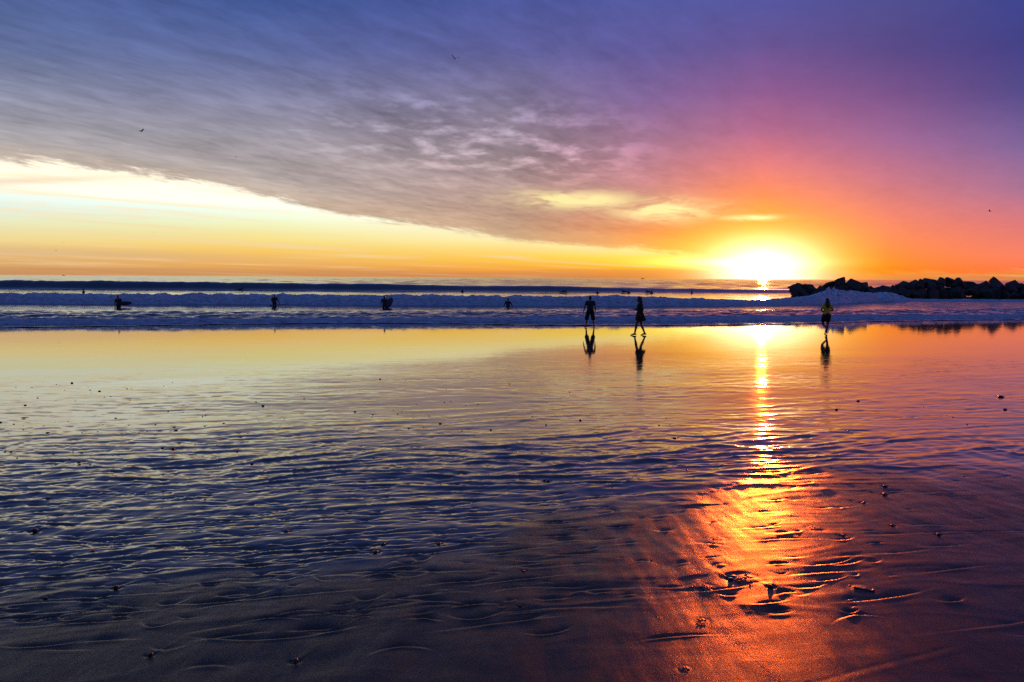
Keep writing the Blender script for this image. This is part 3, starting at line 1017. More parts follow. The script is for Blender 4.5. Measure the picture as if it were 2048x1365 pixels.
def tee(sleeve=0.55, sh=0.19, hem=0.86, wide=0.175):
    def fn(P, L):
        B = Blob()
        B.ell(L(0, 0, 1.25), (wide + 0.012, 0.128, 0.175)).ell(L(0, 0, 1.07), (wide - 0.005, 0.122, 0.18))
        B.cap(L(-sh + 0.05, 0, 1.385), 0.062, L(sh - 0.05, 0, 1.385), 0.062)
        B.cap(L(-0.07, 0, hem + 0.12), 0.122, L(0.07, 0, hem + 0.12), 0.122)
        for s, k in ((-1, 'l'), (1, 'r')):
            a0, a1 = L(s * sh, 0, 1.375), Vector(P['elbow_' + k])
            B.cap(a0, 0.068, a0.lerp(a1, sleeve), 0.066)
        return B
    return fn


def shorts(length=0.95, r0=0.115, r1=0.10, hp=0.085):
    def fn(P, L):
        B = Blob().ell(L(0, -0.005, 0.93), (0.178, 0.134, 0.125))
        for s, k in ((-1, 'l'), (1, 'r')):
            h0, k1 = Vector((s * hp, 0, 0.90)), Vector(P['knee_' + k])
            B.cap(h0, r0, h0.lerp(k1, length), r1)
        return B
    return fn


# ------------------------------------------------------------------ the three people on the sand
def stand(px, py, head_py):
    g = ground(px, py)
    top = at(px, head_py, g.y)
    return g, top.z - g.z


g, hh = stand(1180, 655.5, 592)
PA = dict(elbow_l=(-0.295, -0.02, 1.13), wrist_l=(-0.345, 0.03, 0.89), elbow_r=(0.27, 0.0, 1.12), wrist_r=(0.285, 0.06, 0.87),
          knee_l=(-0.175, 0.03, 0.48), ankle_l=(-0.215, 0.0, 0.075), toe_l=(-0.245, 0.16, 0.022),
          knee_r=(0.175, 0.035, 0.48), ankle_r=(0.215, 0.01, 0.075), toe_r=(0.25, 0.165, 0.022), turn=0.75)
person('short haired person in baggy knee shorts standing legs apart at the water edge', g, hh, 0.12, PA, False,
       [('shirt', M_TEE, tee(0.62, hem=0.80, wide=0.185)), ('shorts', M_SHORT, shorts(0.97, 0.118, 0.118))])

g, hh = stand(1279, 671, 594)
PB = dict(elbow_r=(0.205, 0.02, 1.12), wrist_r=(0.165, 0.27, 1.15), elbow_l=(-0.215, -0.10, 1.13), wrist_l=(-0.19, 0.05, 0.93),
          knee_l=(-0.09, 0.145, 0.49), ankle_l=(-0.085, 0.215, 0.075), toe_l=(-0.095, 0.375, 0.022),
          knee_r=(0.085, -0.065, 0.48), ankle_r=(0.08, -0.235, 0.085), toe_r=(0.085, -0.085, 0.022), turn=0.0, lean=0.03, curl=0.9)


def tunic(P, L):
    B = Blob()
    B.ell(L(0, 0, 1.25), (0.175, 0.135, 0.175)).ell(L(0, -0.01, 1.07), (0.165, 0.135, 0.2))
    B.cap(L(-0.115, 0, 1.385), 0.062, L(0.115, 0, 1.385), 0.062)
    B.ell(L(0, 0.0, 0.95), (0.19, 0.16, 0.2))
    B.cap(L(-0.05, 0.02, 0.96), 0.14, L(-0.075, 0.085, 0.74), 0.125)
    B.cap(L(0.05, 0.02, 0.96), 0.14, L(0.06, 0.05, 0.74), 0.125)
    B.cap(L(-0.04, -0.02, 0.96), 0.14, L(-0.06, -0.08, 0.74), 0.125)
    B.cap(L(0.05, -0.02, 0.96), 0.145, L(0.06, -0.125, 0.74), 0.125)
    B.cap(L(0.0, -0.06, 0.9), 0.1, L(0.02, -0.215, 0.70), 0.06)
    for s, k in ((-1, 'l'), (1, 'r')):
        a0, a1, a2 = L(s * 0.165, 0, 1.375), Vector(P['elbow_' + k]), Vector(P['wrist_' + k])
        B.cap(a0, 0.068, a1, 0.056)
        B.cap(a1, 0.056, a1.lerp(a2, 0.72), 0.042)
    return B


person('long haired person in a dark flared tunic walking left with one forearm held out', g, hh, math.pi / 2 - 0.1, PB, True,
       [('tunic', M_TUNIC, tunic)], hair=1.17)

g, hh = stand(1652, 668.5, 597)
PC = dict(elbow_l=(-0.275, -0.03, 1.13), wrist_l=(-0.12, 0.19, 1.08), elbow_r=(0.275, -0.03, 1.13), wrist_r=(0.12, 0.19, 1.10),
          knee_l=(-0.165, 0.06, 0.50), ankle_l=(-0.045, -0.17, 0.27), toe_l=(-0.125, -0.235, 0.135),
          knee_r=(0.075, 0.035, 0.49), ankle_r=(0.015, -0.01, 0.085), toe_r=(0.0, 0.15, 0.022), turn=0.0, curl=0.8)
person('long haired person in a yellow t-shirt and dark shorts walking away with one foot lifted', g, hh, 0.0, PC, True,
       [('shirt', M_YELLOW, tee(0.5, 0.165, 0.83, 0.168)), ('shorts', M_SHORT, shorts(0.62, 0.118, 0.108, 0.095))], hair=1.28)


# ------------------------------------------------------------------ surfers and their boards
FLAT_ON = Matrix(((0, 1, 0), (0, 0, 1), (1, 0, 0)))       # long axis sideways, deck towards the beach


def board_mesh(length, width, thick=0.06, rocker=0.10):
    n, mcols = 22, 9
    v, f = [], []
    for i in range(n + 1):
        u = i / n
        w = width * 0.5 * (math.sin(math.pi * min(max(u * 0.93 + 0.035, 0), 1)) ** 0.62)
        if u > 0.985:
            w *= 0.4
        zc = rocker * (u - 0.4) ** 2 * (1.8 if u > 0.4 else 0.6)
        for side in (1, -1):
            for j in range(mcols):
                a = -1 + 2 * j / (mcols - 1)
                v.append((a * w, (u - 0.5) * length, zc + side * thick * 0.5 * max(0.0, 1 - a * a) ** 0.5 * min(1.0, 0.35 + 4 * min(u, 1 - u))))
    rw = 2 * mcols
    for i in range(n):
        for j in range(mcols - 1):
            a, b = i * rw + j, (i + 1) * rw + j
            f.append((a, a + 1, b + 1, b))
            a, b = a + mcols, b + mcols
            f.append((a, b, b + 1, a + 1))
    f.append(tuple(range(0, mcols)) + tuple(range(2 * mcols - 1, mcols - 1, -1)))
    o = n * rw
    f.append(tuple(range(o + mcols - 1, o - 1, -1)) + tuple(range(o + mcols, o + 2 * mcols)))
    me = bpy.data.meshes.new('board')
    me.from_pydata(v, [], f)
    me.update()
    bm = bmesh.new()
    bm.from_mesh(me)
    bmesh.ops.remove_doubles(bm, verts=bm.verts, dist=1e-5)
    bmesh.ops.recalc_face_normals(bm, faces=bm.faces)
    bm.to_mesh(me)
    bm.free()
    return me


def surfboard(label, loc, rot, length=1.9, width=0.52, group='boards of the surfers', mat=None):
    b = empty('surfboard', loc)
    b.rotation_euler = rot
    tag(b, label, 'surfboard', group)
    mesh_obj('deck', board_mesh(length, width), mat or M_BOARD, b)
    for s in (-1, 1):
        bm = bmesh.new()
        pts = [(0, 0), (0.13, 0), (0.03, -0.12)]
        vs = [bm.verts.new((s * width * 0.2 + dx_, -length * 0.5 + 0.2 + yy, -0.005 + zz)) for dx_ in (-0.006, 0.006) for yy, zz in pts]
        bm.faces.new(vs[0:3][::-1])
        bm.faces.new(vs[3:6])
        for i in range(3):
            j = (i + 1) % 3
            bm.faces.new((vs[i], vs[j], vs[3 + j], vs[3 + i]))
        me = bpy.data.meshes.new('fin')
        bm.to_mesh(me)
        bm.free()
        mesh_obj('fin', me, M_BOARD, b, smooth=False)
    return b


PS = dict(elbow_l=(-0.27, 0.0, 1.13), wrist_l=(-0.30, 0.06, 0.90), elbow_r=(0.29, -0.03, 1.14), wrist_r=(0.33, 0.12, 0.96),
          knee_l=(-0.12, 0.06, 0.48), ankle_l=(-0.14, 0.0, 0.075), toe_l=(-0.15, 0.15, 0.022),
          knee_r=(0.12, 0.06, 0.48), ankle_r=(0.14, -0.05, 0.075), toe_r=(0.15, 0.10, 0.022), turn=0.3, fr=0.011)


def wader(label, px, py, head_py, rz, P, height=1.7, extra=None):
    g = ground(px, py)
    top = at(px, head_py, g.y).z
    return person(label, (g.x, g.y, top - height), height, rz, P, False,
                  [('wetsuit', M_WET, lambda P, L: suit(P, L))], voxel=0.0105, group='surfers wading in the white water', hair='short'), g, top


def suit(P, L):
    B = tee(0.95, 0.19, 0.84, 0.172)(P, L)
    B.ell(L(0, -0.005, 0.93), (0.172, 0.13, 0.125))
    for s, k in ((-1, 'l'), (1, 'r')):
        h0, k1, k2 = Vector((s * 0.085, 0, 0.90)), Vector(P['knee_' + k]), Vector(P['ankle_' + k])
        B.cap(h0, 0.1, k1, 0.066)
        B.cap(k1, 0.064, k1.lerp(k2, 0.8), 0.048)
    return B


P1 = dict(PS, elbow_r=(0.27, 0.02, 1.10), wrist_r=(0.26, 0.20, 0.98), turn=-0.9)
_, g, top = wader('surfer holding a board out sideways under the arm, leftmost of those in the white water', 237, 615, 591, 0.1, P1)
surfboard('dark board held under the arm of the leftmost surfer', (g.x + 0.52, g.y + 0.02, top - 0.66), (Matrix.Rotation(R(-4), 3, 'Y') @ Matrix.Rotation(R(14), 3, 'X') @ FLAT_ON).to_euler(), 1.1, 0.36)
P2 = dict(PS, elbow_l=(-0.24, 0.04, 1.12), wrist_l=(-0.20, 0.2, 0.95), elbow_r=(0.30, 0.02, 1.14), wrist_r=(0.40, 0.16, 0.90))
_, g, top = wader('surfer standing behind a floating board between the two surfers carrying boards', 549, 612.5, 589, 0.0, P2)
surfboard('dark board floating at the waist of the middle surfer', (g.x + 0.42, g.y - 0.30, 0.12), (R(3), R(5), R(-80)), 1.75, 0.54)
P3 = dict(PS, turn=0.9, elbow_r=(0.29, -0.06, 1.13), wrist_r=(0.36, -0.02, 0.92))
_, g, top = wader('surfer with a broad board held upright at the right side, back to the breaking wave', 769, 616, 591.5, 0.3, P3)
surfboard('broad dark board held upright beside the surfer left of the crouching one', (g.x + 0.40, g.y - 0.06, top - 0.62), (Matrix.Rotation(R(-58), 3, 'Y') @ Matrix.Rotation(R(10), 3, 'X') @ FLAT_ON).to_euler(), 1.0, 0.52)
P4 = dict(PS, elbow_l=(-0.32, 0.02, 1.15), wrist_l=(-0.42, 0.12, 0.95), elbow_r=(0.32, 0.02, 1.15), wrist_r=(0.42, 0.12, 0.95))
wader('surfer waist deep with both arms spread low in front of the breaking wave', 1016, 613.5, 597, 0.0, P4)


# riders waiting far out, in the trough behind the breaking wave
def rider_skin(prone):
    B = Blob()
    if prone:
        B.cap((0, -0.85, 0.10), 0.06, (0, -0.35, 0.13), 0.10).cap((0, -0.35, 0.13), 0.13, (0, 0.25, 0.26), 0.15)
        B.cap((0, 0.28, 0.28), 0.07, (0, 0.42, 0.42), 0.06).ell((0, 0.47, 0.50), (0.085, 0.105, 0.115))
        for s in (-1, 1):
            B.cap((s * 0.18, 0.22, 0.26), 0.06, (s * 0.30, 0.30, 0.10), 0.045).cap((s * 0.30, 0.30, 0.10), 0.045, (s * 0.28, 0.58, 0.02), 0.035)
            B.cap((s * 0.09, -0.3, 0.12), 0.09, (s * 0.12, -1.0, 0.10), 0.05)
    else:
        B.ell((0, 0, 0.16), (0.18, 0.16, 0.16)).cap((0, 0, 0.2), 0.14, (0, 0.05, 0.55), 0.16).cap((0, 0.05, 0.62), 0.06, (0, 0.07, 0.76), 0.055)
        B.ell((0, 0.09, 0.85), (0.085, 0.105, 0.12))
        for s in (-1, 1):
            B.cap((s * 0.19, 0.05, 0.60), 0.06, (s * 0.25, 0.12, 0.36), 0.045).cap((s * 0.25, 0.12, 0.36), 0.045, (s * 0.14, 0.36, 0.20), 0.035)
            B.cap((s * 0.10, 0.0, 0.12), 0.09, (s * 0.30, 0.32, 0.02), 0.065).cap((s * 0.30, 0.32, 0.02), 0.06, (s * 0.30, 0.30, -0.35), 0.045)
    return B.skin('body', 0.018, 2)


R_SIT, R_PRONE = rider_skin(False), rider_skin(True)
for me in (R_SIT, R_PRONE):
    me.materials.append(M_WET)
RB = board_mesh(1.9, 0.52)
RB.materials.append(M_BOARD)
riders = [(168, 586.5, 0, 1.4, 'swimmer shoulder deep out the back, farthest left, above the leftmost wading surfer'),
          (481, 582.5, 1, -1.2, 'surfer lying on a board out the back, left of the middle wading surfer'),
          (925, 585, 0, 0.5, 'swimmer alone out the back, left of the surfer with spread arms'),
          (1128, 587, 1, -1.35, 'surfer lying on a board with raised head, left of the person in knee shorts'),
          (1195, 588, 0, 0.2, 'swimmer out the back just right of the head of the person in knee shorts'),
          (1249, 587, 1, 1.2, 'surfer lying low on a board, left of the head of the person in the tunic'),
          (1257, 587.5, 0, -0.6, 'swimmer close beside the surfer lying low, left of the tunic wearer'),
          (1297, 587.5, 1, 0.9, 'surfer lying on a board just right of the head of the tunic wearer'),
          (1304, 588, 0, 1.9, 'swimmer right of the tunic wearer, next to a surfer lying down'),
          (1384, 586.5, 0, 1.2, 'swimmer out the back nearest to the sun')]
for px, py, pr, rz, lab in riders:
    d_ = ray(px, py)
    Yd = min(max(CAM_Z / (-d_.z) * d_.y, 112), 138)
    x_ = d_.x / d_.y * Yd
    root = empty('person', (x_, Yd, 0.10 if pr else -0.36), rz)
    tag(root, lab, 'person', 'swimmers and surfers out the back')
    link(bpy.data.objects.new('body', R_PRONE if pr else R_SIT), root)
    if pr:
        sb = link(bpy.data.objects.new('surfboard', RB))
        sb.location = (x_, Yd, 0.05)
        sb.rotation_euler = (R(4), 0, rz)
        tag(sb, {481: 'board under the surfer lying left of the middle wader', 1128: 'board under the surfer lying with raised head',
                 1249: 'board under the low lying surfer left of the tunic wearer', 1297: 'board under the lying surfer just right of the tunic wearer'}[px],
            'surfboard', 'boards of the surfers out the back')

# ------------------------------------------------------------------ breakwater
rnd = random.Random(5)


def boulder_mesh(seed):
    rr = random.Random(seed)
    bm = bmesh.new()
    n = rr.randint(9, 14)
    for _ in range(n):
        v = Vector((rr.gauss(0, 1), rr.gauss(0, 1), rr.gauss(0, 1))).normalized()
        v = v * rr.uniform(0.82, 1.18)
        bm.verts.new(v)
    r_ = bmesh.ops.convex_hull(bm, input=bm.verts)
    bmesh.ops.delete(bm, geom=[v for v in bm.verts if not v.link_faces], context='VERTS')
    bmesh.ops.bevel(bm, geom=list(bm.edges), offset=0.07, segments=1, affect='EDGES', profile=0.6)
    bmesh.ops.recalc_face_normals(bm, faces=bm.faces)
    me = bpy.data.meshes.new('boulder')
    bm.to_mesh(me)
    bm.free()
    return me


M_ROCK = speckled('dark_rock', (0.060, 0.040, 0.030), 0.5, 1.6, 0.75, bump=0.5)
ROCKS = [boulder_mesh(100 + i) for i in range(14)]
for me in ROCKS:
    me.materials.append(M_ROCK)
BY = 125.0
bx0 = at(1575, 590, BY).x
bw = empty('breakwater', (at(1820, 590, BY).x, BY, 0.0))
tag(bw, 'low breakwater of piled dark boulders standing in the sea at the right', 'breakwater')


def boulder(x, y, z, sx, sy, sz, rot=None):
    o = link(bpy.data.objects.new('boulder', rnd.choice(ROCKS)), bw)
    o.location = (x - bw.location.x, y - bw.location.y, z)
    o.scale = (sx, sy, sz)
    o.rotation_euler = rot or (rnd.uniform(-0.3, 0.3), rnd.uniform(-0.3, 0.3), rnd.uniform(0, 6.28))
    return o


# the skyline of the pile, read from left to right: pixel, skyline height, half width
sky_line = [(1598, 566, 14), (1622, 574, 14), (1640, 573, 13), (1658, 564, 12), (1684, 556, 15), (1706, 559.5, 16), (1723, 561, 12),
            (1740, 568, 13), (1757, 570, 12), (1774, 574, 12), (1790, 571, 13), (1806, 564, 14), (1830, 559.5, 18), (1857, 552.5, 15), (1878, 555, 11),
            (1900, 557, 17), (1920, 558, 14), (1938, 564, 15), (1957, 566.5, 15), (1975, 563, 13), (1994, 556.5, 16), (2012, 570, 13), (2027, 561, 13),
            (2048, 564, 18), (2080, 558, 20), (2115, 562, 18), (2150, 556, 20)]
for px, py, wpx in sky_line:
    q_ = at(px, py, BY)
    s_ = wpx / FPX * BY
    hz_ = max(q_.z, 0.6)
    top_h = min(hz_ * 0.62, s_ * 1.15)
    boulder(q_.x, BY + rnd.uniform(-0.4, 0.4), q_.z - top_h * 0.86, s_ * rnd.uniform(1.15, 1.7), s_ * 1.2, top_h * rnd.uniform(0.95, 1.05))
px = 1592
xs_, zs_ = [a for a, _, _ in sky_line], [at(a, b, BY).z for a, b, _ in sky_line]
while px < 2170:
    ht = float(np.interp(px, xs_, zs_))
    for lay in range(4):
        fz = (0.10, 0.25, 0.45, 0.68)[lay]
        yy = BY - (3.4, 2.6, 1.8, 0.8)[lay] + rnd.uniform(-0.4, 0.4)
        s_ = rnd.uniform(0.85, 1.5)
        xx_ = at(px, 580, BY).x * yy / BY + rnd.uniform(-0.4, 0.4)
        if ht * fz + s_ * 0.7 < ht * 0.98 + 0.25:
            boulder(xx_, yy, ht * fz * rnd.uniform(0.85, 1.0), s_, s_ * rnd.uniform(0.8, 1.1), s_ * rnd.uniform(0.65, 0.95))
    px += rnd.uniform(16, 24)

# ------------------------------------------------------------------ spray thrown up where the wave meets the rocks
m_spray = speckled('white_spray', (0.62, 0.66, 0.72), 0.15, 3.0, 0.8)
bm = bmesh.new()
srng = np.random.default_rng(3)
for cx, cy, top_py, wd, n in [(1655, 606, 585, 26, 330), (1690, 606, 592, 30, 190), (1768, 603, 590, 20, 170), (1735, 604, 598, 30, 90)]:
    base = at(cx, cy, 88.5)
    peak = at(cx, top_py, 88.5).z
    for _ in range(n):
        u = srng.normal(0, 0.5)
        zz = abs(srng.normal(0, 0.42)) * peak * math.exp(-u * u * 1.2)
        r_ = float(srng.uniform(0.015, 0.07)) * (1.25 - 0.6 * min(zz / peak, 1))
        c = Vector((base.x + u * wd / FPX * 88 * 1.2, base.y + srng.normal(0, 0.5), max(zz, 0.1)))
        M_ = Matrix.Translation(c) @ Euler((srng.uniform(0, 6), srng.uniform(0, 6), 0)).to_matrix().to_4x4() @ Matrix.Diagonal((r_, r_ * 0.8, r_ * 0.7, 1))
        bmesh.ops.create_icosphere(bm, subdivisions=1, radius=1.0, matrix=M_)
me = bpy.data.meshes.new('sea_spray')
bm.to_mesh(me)
bm.free()
tag(mesh_obj('sea_spray', me, m_spray), 'white drops of spray above the wave breaking by the rocks', kind='stuff')

# ------------------------------------------------------------------ gulls
M_GULL = speckled('dark_plumage', (0.030, 0.030, 0.034), 0.3, 20, 0.8)


def gull_body():
    B = Blob()
    B.ell((0, 0, 0), (0.065, 0.19, 0.06)).ell((0, 0.19, 0.025), (0.04, 0.055, 0.042)).cap((0, 0.23, 0.022), 0.014, (0, 0.285, 0.012), 0.006, n=8)
    B.cap((0, -0.14, 0.0), 0.04, (0, -0.28, 0.005), 0.03, flat=0.4)
    return B.skin('body', 0.012, 2)


def gull_wing(s, lift, sweep):
    bm = bmesh.new()
    n = 8
    rowsv = []
    for i in range(n + 1):
        u = i / n
        x = s * (0.04 + 0.60 * u)
        z = 0.03 + (lift * math.sin(u * 1.6) * 0.34 if u < 0.5 else lift * (0.245 + (u - 0.5) * 0.22 * (1.4 - lift)))
        ym = 0.05 + 0.06 * math.sin(u * math.pi) - sweep * u * u
        ch = 0.13 * (1 - 0.75 * u ** 2.2)
        rowsv.append([bm.verts.new((x, ym + ch, z)), bm.verts.new((x, ym + ch * 0.2, z + 0.014 * (1 - u))), bm.verts.new((x, ym - ch, z - 0.004)), bm.verts.new((x, ym, z - 0.010))])
    for a, b in zip(rowsv, rowsv[1:]):
        for j in range(4):
            k = (j + 1) % 4
            bm.faces.new((a[j], a[k], b[k], b[j]))
    bm.faces.new(rowsv[0][::-1])
    bm.faces.new(rowsv[-1])
    bmesh.ops.recalc_face_normals(bm, faces=bm.faces)
    me = bpy.data.meshes.new('wing')
    bm.to_mesh(me)
    bm.free()
    me.materials.append(M_GULL)
    return me


GB = gull_body()
GB.materials.append(M_GULL)
gulls = [(910, 118, 13, 1.0, 0.25, 0.4, 0.2, 'gull with wings raised high, alone near the top middle of the sky'),
         (282, 263, 13, 0.55, 0.18, -0.5, -0.1, 'gull gliding with bent wings over the grey cloud at the left'),
         (473, 315, 6, 0.25, 0.10, 1.0, 0.15, 'small gull flying just above the edge of the cloud'),
         (1980, 423, 9, 0.3, 0.12, 0.9, 0.25, 'gull flying level at the far right over the pink sky'),
         (1377, 427, 5, 0.4, 0.1, 0.4, 0.1, 'tiny gull in front of the bright cloud gap left of the sun'),
         (127, 485, 4, 0.5, 0.1, 0.2, 0.0, 'tiny gull low in the yellow sky at the left, upper of two'),
         (112, 502, 4, 0.6, 0.1, -0.3, 0.0, 'tiny gull low in the yellow sky at the left, lower of two'),
         (305, 465, 4, 0.3, 0.1, 0.7, 0.1, 'tiny gull in the pale sky strip right of the low pair')]
for px, py, w, lift, sweep, rz, roll, lab in gulls:
    Yg = 1.28 * FPX / w * 0.9
    ln = ray(px, py)
    if CAM_Z + ln.z / ln.y * Yg > 18.5:
        Yg = (18.5 - CAM_Z) * ln.y / ln.z
    pt = at(px, py, Yg)
    k = w / FPX * Yg / 1.28 / 0.68
    root = empty('gull', pt, rz)
    root.rotation_euler = (0, roll, rz)
    root.scale = (k, k, k)
    tag(root, lab, 'bird', 'gulls in the sky')
    link(bpy.data.objects.new('body', GB), root)
    for s in (-1, 1):
        link(bpy.data.objects.new('wing', gull_wing(s, lift, sweep)), root)

# ------------------------------------------------------------------ boats on the horizon
M_HULL = speckled('boat_paint', (0.05, 0.05, 0.06), 0.2, 1.0, 0.5)


def loft(name, secs, mat, parent):
    bm = bmesh.new()
    rg = [[bm.verts.new(p) for p in s] for s in secs]
    for a, b in zip(rg, rg[1:]):
        for j in range(len(a)):
            k = (j + 1) % len(a)
            bm.faces.new((a[j], a[k], b[k], b[j]))
    bm.faces.new(rg[0][::-1])
    bm.faces.new(rg[-1])
    bmesh.ops.recalc_face_normals(bm, faces=bm.faces)
    me = bpy.data.meshes.new(name)
    bm.to_mesh(me)
    bm.free()
    return mesh_obj(name, me, mat, parent, smooth=False)


def boat(label, px, Yb, L, rz):
    d = ray(px, 552)
    root = empty('boat', (d.x / d.y * Yb, Yb, 0.1), rz)
    tag(root, label, 'boat', 'boats on the horizon')
    w = L * 0.16
    secs = [[(x, -w * f, hgt), (x, w * f, hgt), (x, w * f * 0.6, -0.4), (x, -w * f * 0.6, -0.4)]
            for x, f, hgt in [(-L / 2, 0.8, L * 0.13), (-L * 0.2, 1.0, L * 0.12), (L * 0.2, 0.9, L * 0.14), (L * 0.42, 0.4, L * 0.18), (L * 0.5, 0.05, L * 0.20)]]
    loft('hull', secs, M_HULL, root)
    x0, x1, z0, z1 = -L * 0.15, L * 0.12, L * 0.12, L * 0.30
    loft('cabin', [[(x0, -w * .6, z0), (x0, w * .6, z0), (x0, w * .55, z1), (x0, -w * .55, z1)], [(x1, -w * .6, z0), (x1, w * .6, z0), (x1 - 0.5, w * .5, z1), (x1 - 0.5, -w * .5, z1)]], M_HULL, root)
    r_ = L * 0.012
    loft('mast', [[(-r_, -r_, z1), (r_, -r_, z1), (r_, r_, z1), (-r_, r_, z1)], [(-r_, -r_, L * 0.55), (r_, -r_, L * 0.55), (r_, r_, L * 0.55), (-r_, r_, L * 0.55)]], M_HULL, root)


boat('small dark boat on the horizon at the far left', 127, 2400, 9.0, 0.2)
boat('small dark boat on the horizon right of the middle', 1285, 2600, 11.0, -0.1)

# ------------------------------------------------------------------ pebbles
M_PEB = speckled('wet_pebble', (0.022, 0.019, 0.018), 0.5, 30, 0.28, bump=0.3)


def pebble_mesh(seed):
    rr = np.random.default_rng(seed)
    bm = bmesh.new()
    bmesh.ops.create_icosphere(bm, subdivisions=2, radius=0.5)
    k = rr.normal(0, 1, (4, 3))
    for v in bm.verts:
        d = sum(0.10 * math.sin(2.3 * (v.co.x * a + v.co.y * b + v.co.z * c) * 2 + a) for a, b, c in k)
        v.co *= 1 + d
        v.co.z *= 0.72
        v.co.y *= 0.82
    me = bpy.data.meshes.new('pebble')
    bm.to_mesh(me)
    bm.free()
    me.materials.append(M_PEB)
    me.polygons.foreach_set('use_smooth', np.ones(len(me.polygons), dtype=bool))
    return me


PM = [pebble_mesh(i) for i in range(5)]
NAMED = ['largest dark stone left of the middle in the foreground, lower of a pair', 'dark stone just above the largest one left of the middle',
         'dark stone right of the pair left of the middle', 'dark stone with two wake streaks near the left edge of the foreground',
         'dark stone in the lower left foreground with bright dents above it', 'shiny stone on the dark sand at the right, upper of two',
         'shiny stone on the dark sand at the right, lower of two', 'lone dark stone near the right edge in the rippled sand',
         'dark stone in the middle of the rippled sand trailing a long streak', 'dark stone with a short streak right of the middle ripples',
         'faint stone at the lower left on smooth dark sand', 'faint stone near the bottom edge on smooth dark sand',
         'small stone just left of the seaweed bits near the sun glitter', 'small shiny stone right of the uppermost seaweed',
         'small stone right of the glitter path among the ripples', 'smaller stone below right of another beside the glitter path',
         'stone at the left rim of the glitter path', 'stone on the pale ripples at the left', 'stone close below the lone one near the right edge',
         'single stone on smooth dark sand below the middle of the picture']
for i, (x, y, d) in enumerate(PEB):
    r_, c_ = int(np.argmin(np.abs(rows - y))), 0
    c_ = int(np.argmin(np.abs(X[r_] - x)))
    o = link(bpy.data.objects.new('pebble', PM[i % 5]))
    o.location = (x, y, float(sand_base(x, y)) + d * 0.10)
    o.scale = (d, d * 1.2, d * float(rng.uniform(0.55, 0.85)))
    o.rotation_euler = (0, 0, float(rng.uniform(0, 6.28)))
    if i < N_NAMED:
        tag(o, NAMED[i], 'stone', 'larger stones on the wet sand')
    else:
        cx = x / y
        where = ('on the dark smooth sand close to the camera' if y < 5.6 else 'scattered right of the sun glitter path' if cx > 0.32
                 else 'scattered on the ripples just left of the sun glitter' if cx > 0.08
                 else 'scattered on the rippled sand left of the middle' if cx > -0.25 else 'scattered on the pale rippled sand at the far left')
        tag(o, 'small dark pebble ' + where, 'pebble', 'small pebbles scattered over the rippled sand')

# ------------------------------------------------------------------ seaweed
M_WEED = speckled('dark_seaweed', (0.012, 0.010, 0.006), 0.4, 12, 0.35)


def tube(name, pts, rad, mat, parent, flat=1.0, n=6):
    bm = bmesh.new()
    rg = []
    for i, p_ in enumerate(pts):
        a = pts[min(i + 1, len(pts) - 1)] - pts[max(i - 1, 0)]
        a.normalize()
        u = a.cross(Vector((0, 0, 1)))
        u = u.normalized() if u.length > 1e-4 else Vector((1, 0, 0))
        w = a.cross(u)
        rr = rad(i / (len(pts) - 1))
        rg.append([bm.verts.new(p_ + (u * math.cos(2 * math.pi * j / n) + w * math.sin(2 * math.pi * j / n) * flat) * rr) for j in range(n)])
    for a, b in zip(rg, rg[1:]):
        for j in range(n):
            k = (j + 1) % n
            bm.faces.new((a[j], a[k], b[k], b[j]))
    bm.faces.new(rg[0][::-1])
    bm.faces.new(rg[-1])
    bmesh.ops.recalc_face_normals(bm, faces=bm.faces)
    me = bpy.data.meshes.new(name)
    bm.to_mesh(me)
    bm.free()
    return mesh_obj(name, me, mat, parent)


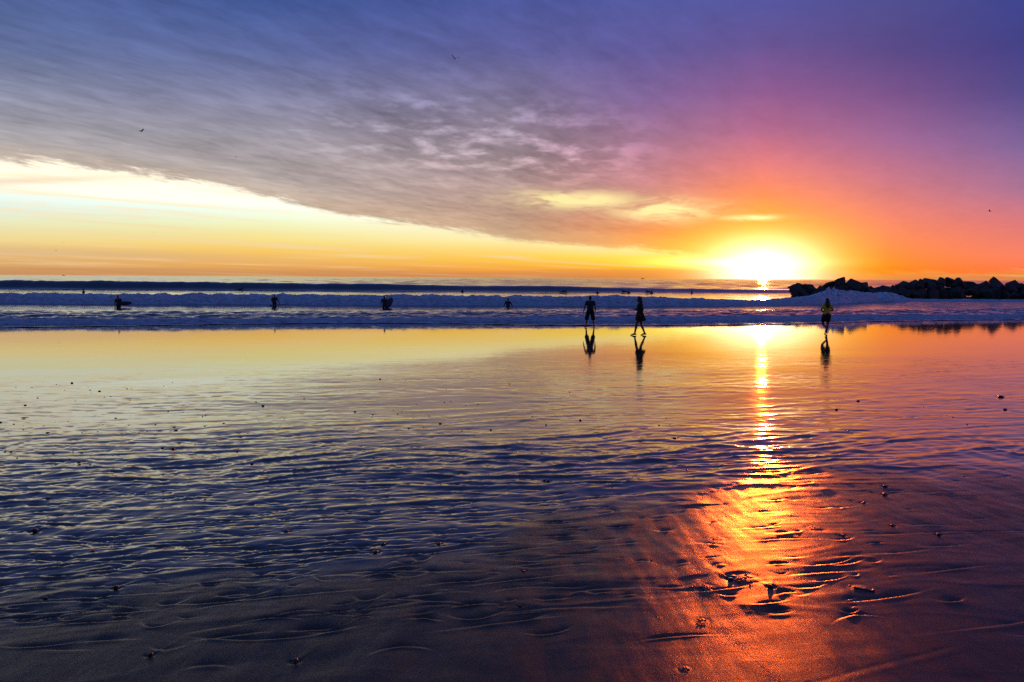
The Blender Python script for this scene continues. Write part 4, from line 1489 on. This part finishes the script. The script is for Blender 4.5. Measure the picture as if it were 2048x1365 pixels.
WL = ['largest tangle of dark seaweed in the middle of the orange glow', 'dark seaweed tangle just lower left of the largest one',
      'small seaweed tuft just upper left of the largest tangle', 'small seaweed tuft high in the orange glow, left of the uppermost one',
      'uppermost ragged seaweed tangle on the right of the orange glow', 'thin seaweed tuft at the upper left of the orange glow',
      'long seaweed strand right of the orange glow on dark red sand', 'seaweed tangle below the glow at its lower left',
      'seaweed tangle at the bottom edge under the orange glow', 'small seaweed tuft left of the orange glow on dark sand']
wr = random.Random(21)
for i, (px, py, w) in enumerate(WEED):
    g = ground(px, py)
    d = w / FPX * g.y
    root = empty('seaweed', (g.x, g.y, g.z))
    tag(root, WL[i], 'seaweed', 'seaweed on the wet sand')
    B = Blob()
    long_ = i == 6
    for _ in range(14):
        a, q_ = wr.uniform(0, 6.28), 0.36 * math.sqrt(wr.uniform(0, 1))
        sx = 1.0
        c = Vector((math.cos(a) * q_ * d * sx, math.sin(a) * q_ * d * 1.5, d * wr.uniform(-0.012, 0.004)))
        if long_:
            u = wr.uniform(-0.45, 0.45)
            c = Vector((u * d, -u * d * 0.55 + wr.uniform(-.03, .03) * d, 0.02 * d))
        B.ell(c, (d * wr.uniform(0.10, 0.2), d * wr.uniform(0.08, 0.15), d * wr.uniform(0.016, 0.030)), (wr.uniform(-.1, .1), wr.uniform(-.1, .1), a), n=8)
    B.cap((-0.25 * d, 0.1 * d if long_ else 0, -0.01 * d), 0.03 * d, (0.25 * d, -0.1 * d if long_ else 0, -0.01 * d), 0.03 * d, n=8)
    mesh_obj('tangle', B.skin('tangle', max(d * 0.03, 0.003), 1), M_WEED, root)
    for _ in range(15 if w > 38 else 10):
        a, q_ = wr.uniform(0, 6.28), wr.uniform(0.02, 0.34)
        p0 = Vector((math.cos(a) * q_ * d, math.sin(a) * q_ * d * 1.5, 0.004 * d))
        if long_:
            u = wr.uniform(-0.5, 0.5)
            p0 = Vector((u * d, -u * d * 0.55, 0.01 * d))
        up = wr.uniform(0.0, 0.035) * d
        out = wr.uniform(0.04, 0.20) * d
        b_ = a + wr.uniform(-1.2, 1.2)
        pts = []
        for s_ in range(7):
            u = s_ / 6
            pts.append(p0 + Vector((math.cos(b_) * out * u + wr.uniform(-.012, .012) * d, math.sin(b_) * out * 1.6 * u + wr.uniform(-.012, .012) * d,
                                    up * math.sin(u * wr.choice((1.6, 2.4, 2.9))) )))
        k0 = wr.uniform(0.012, 0.024) * d
        tube('frond', pts, lambda u, k0=k0: k0 * (0.7 + 0.5 * math.sin(u * 3.0)) * (1.15 - 0.7 * u * u), M_WEED, root, flat=0.55)
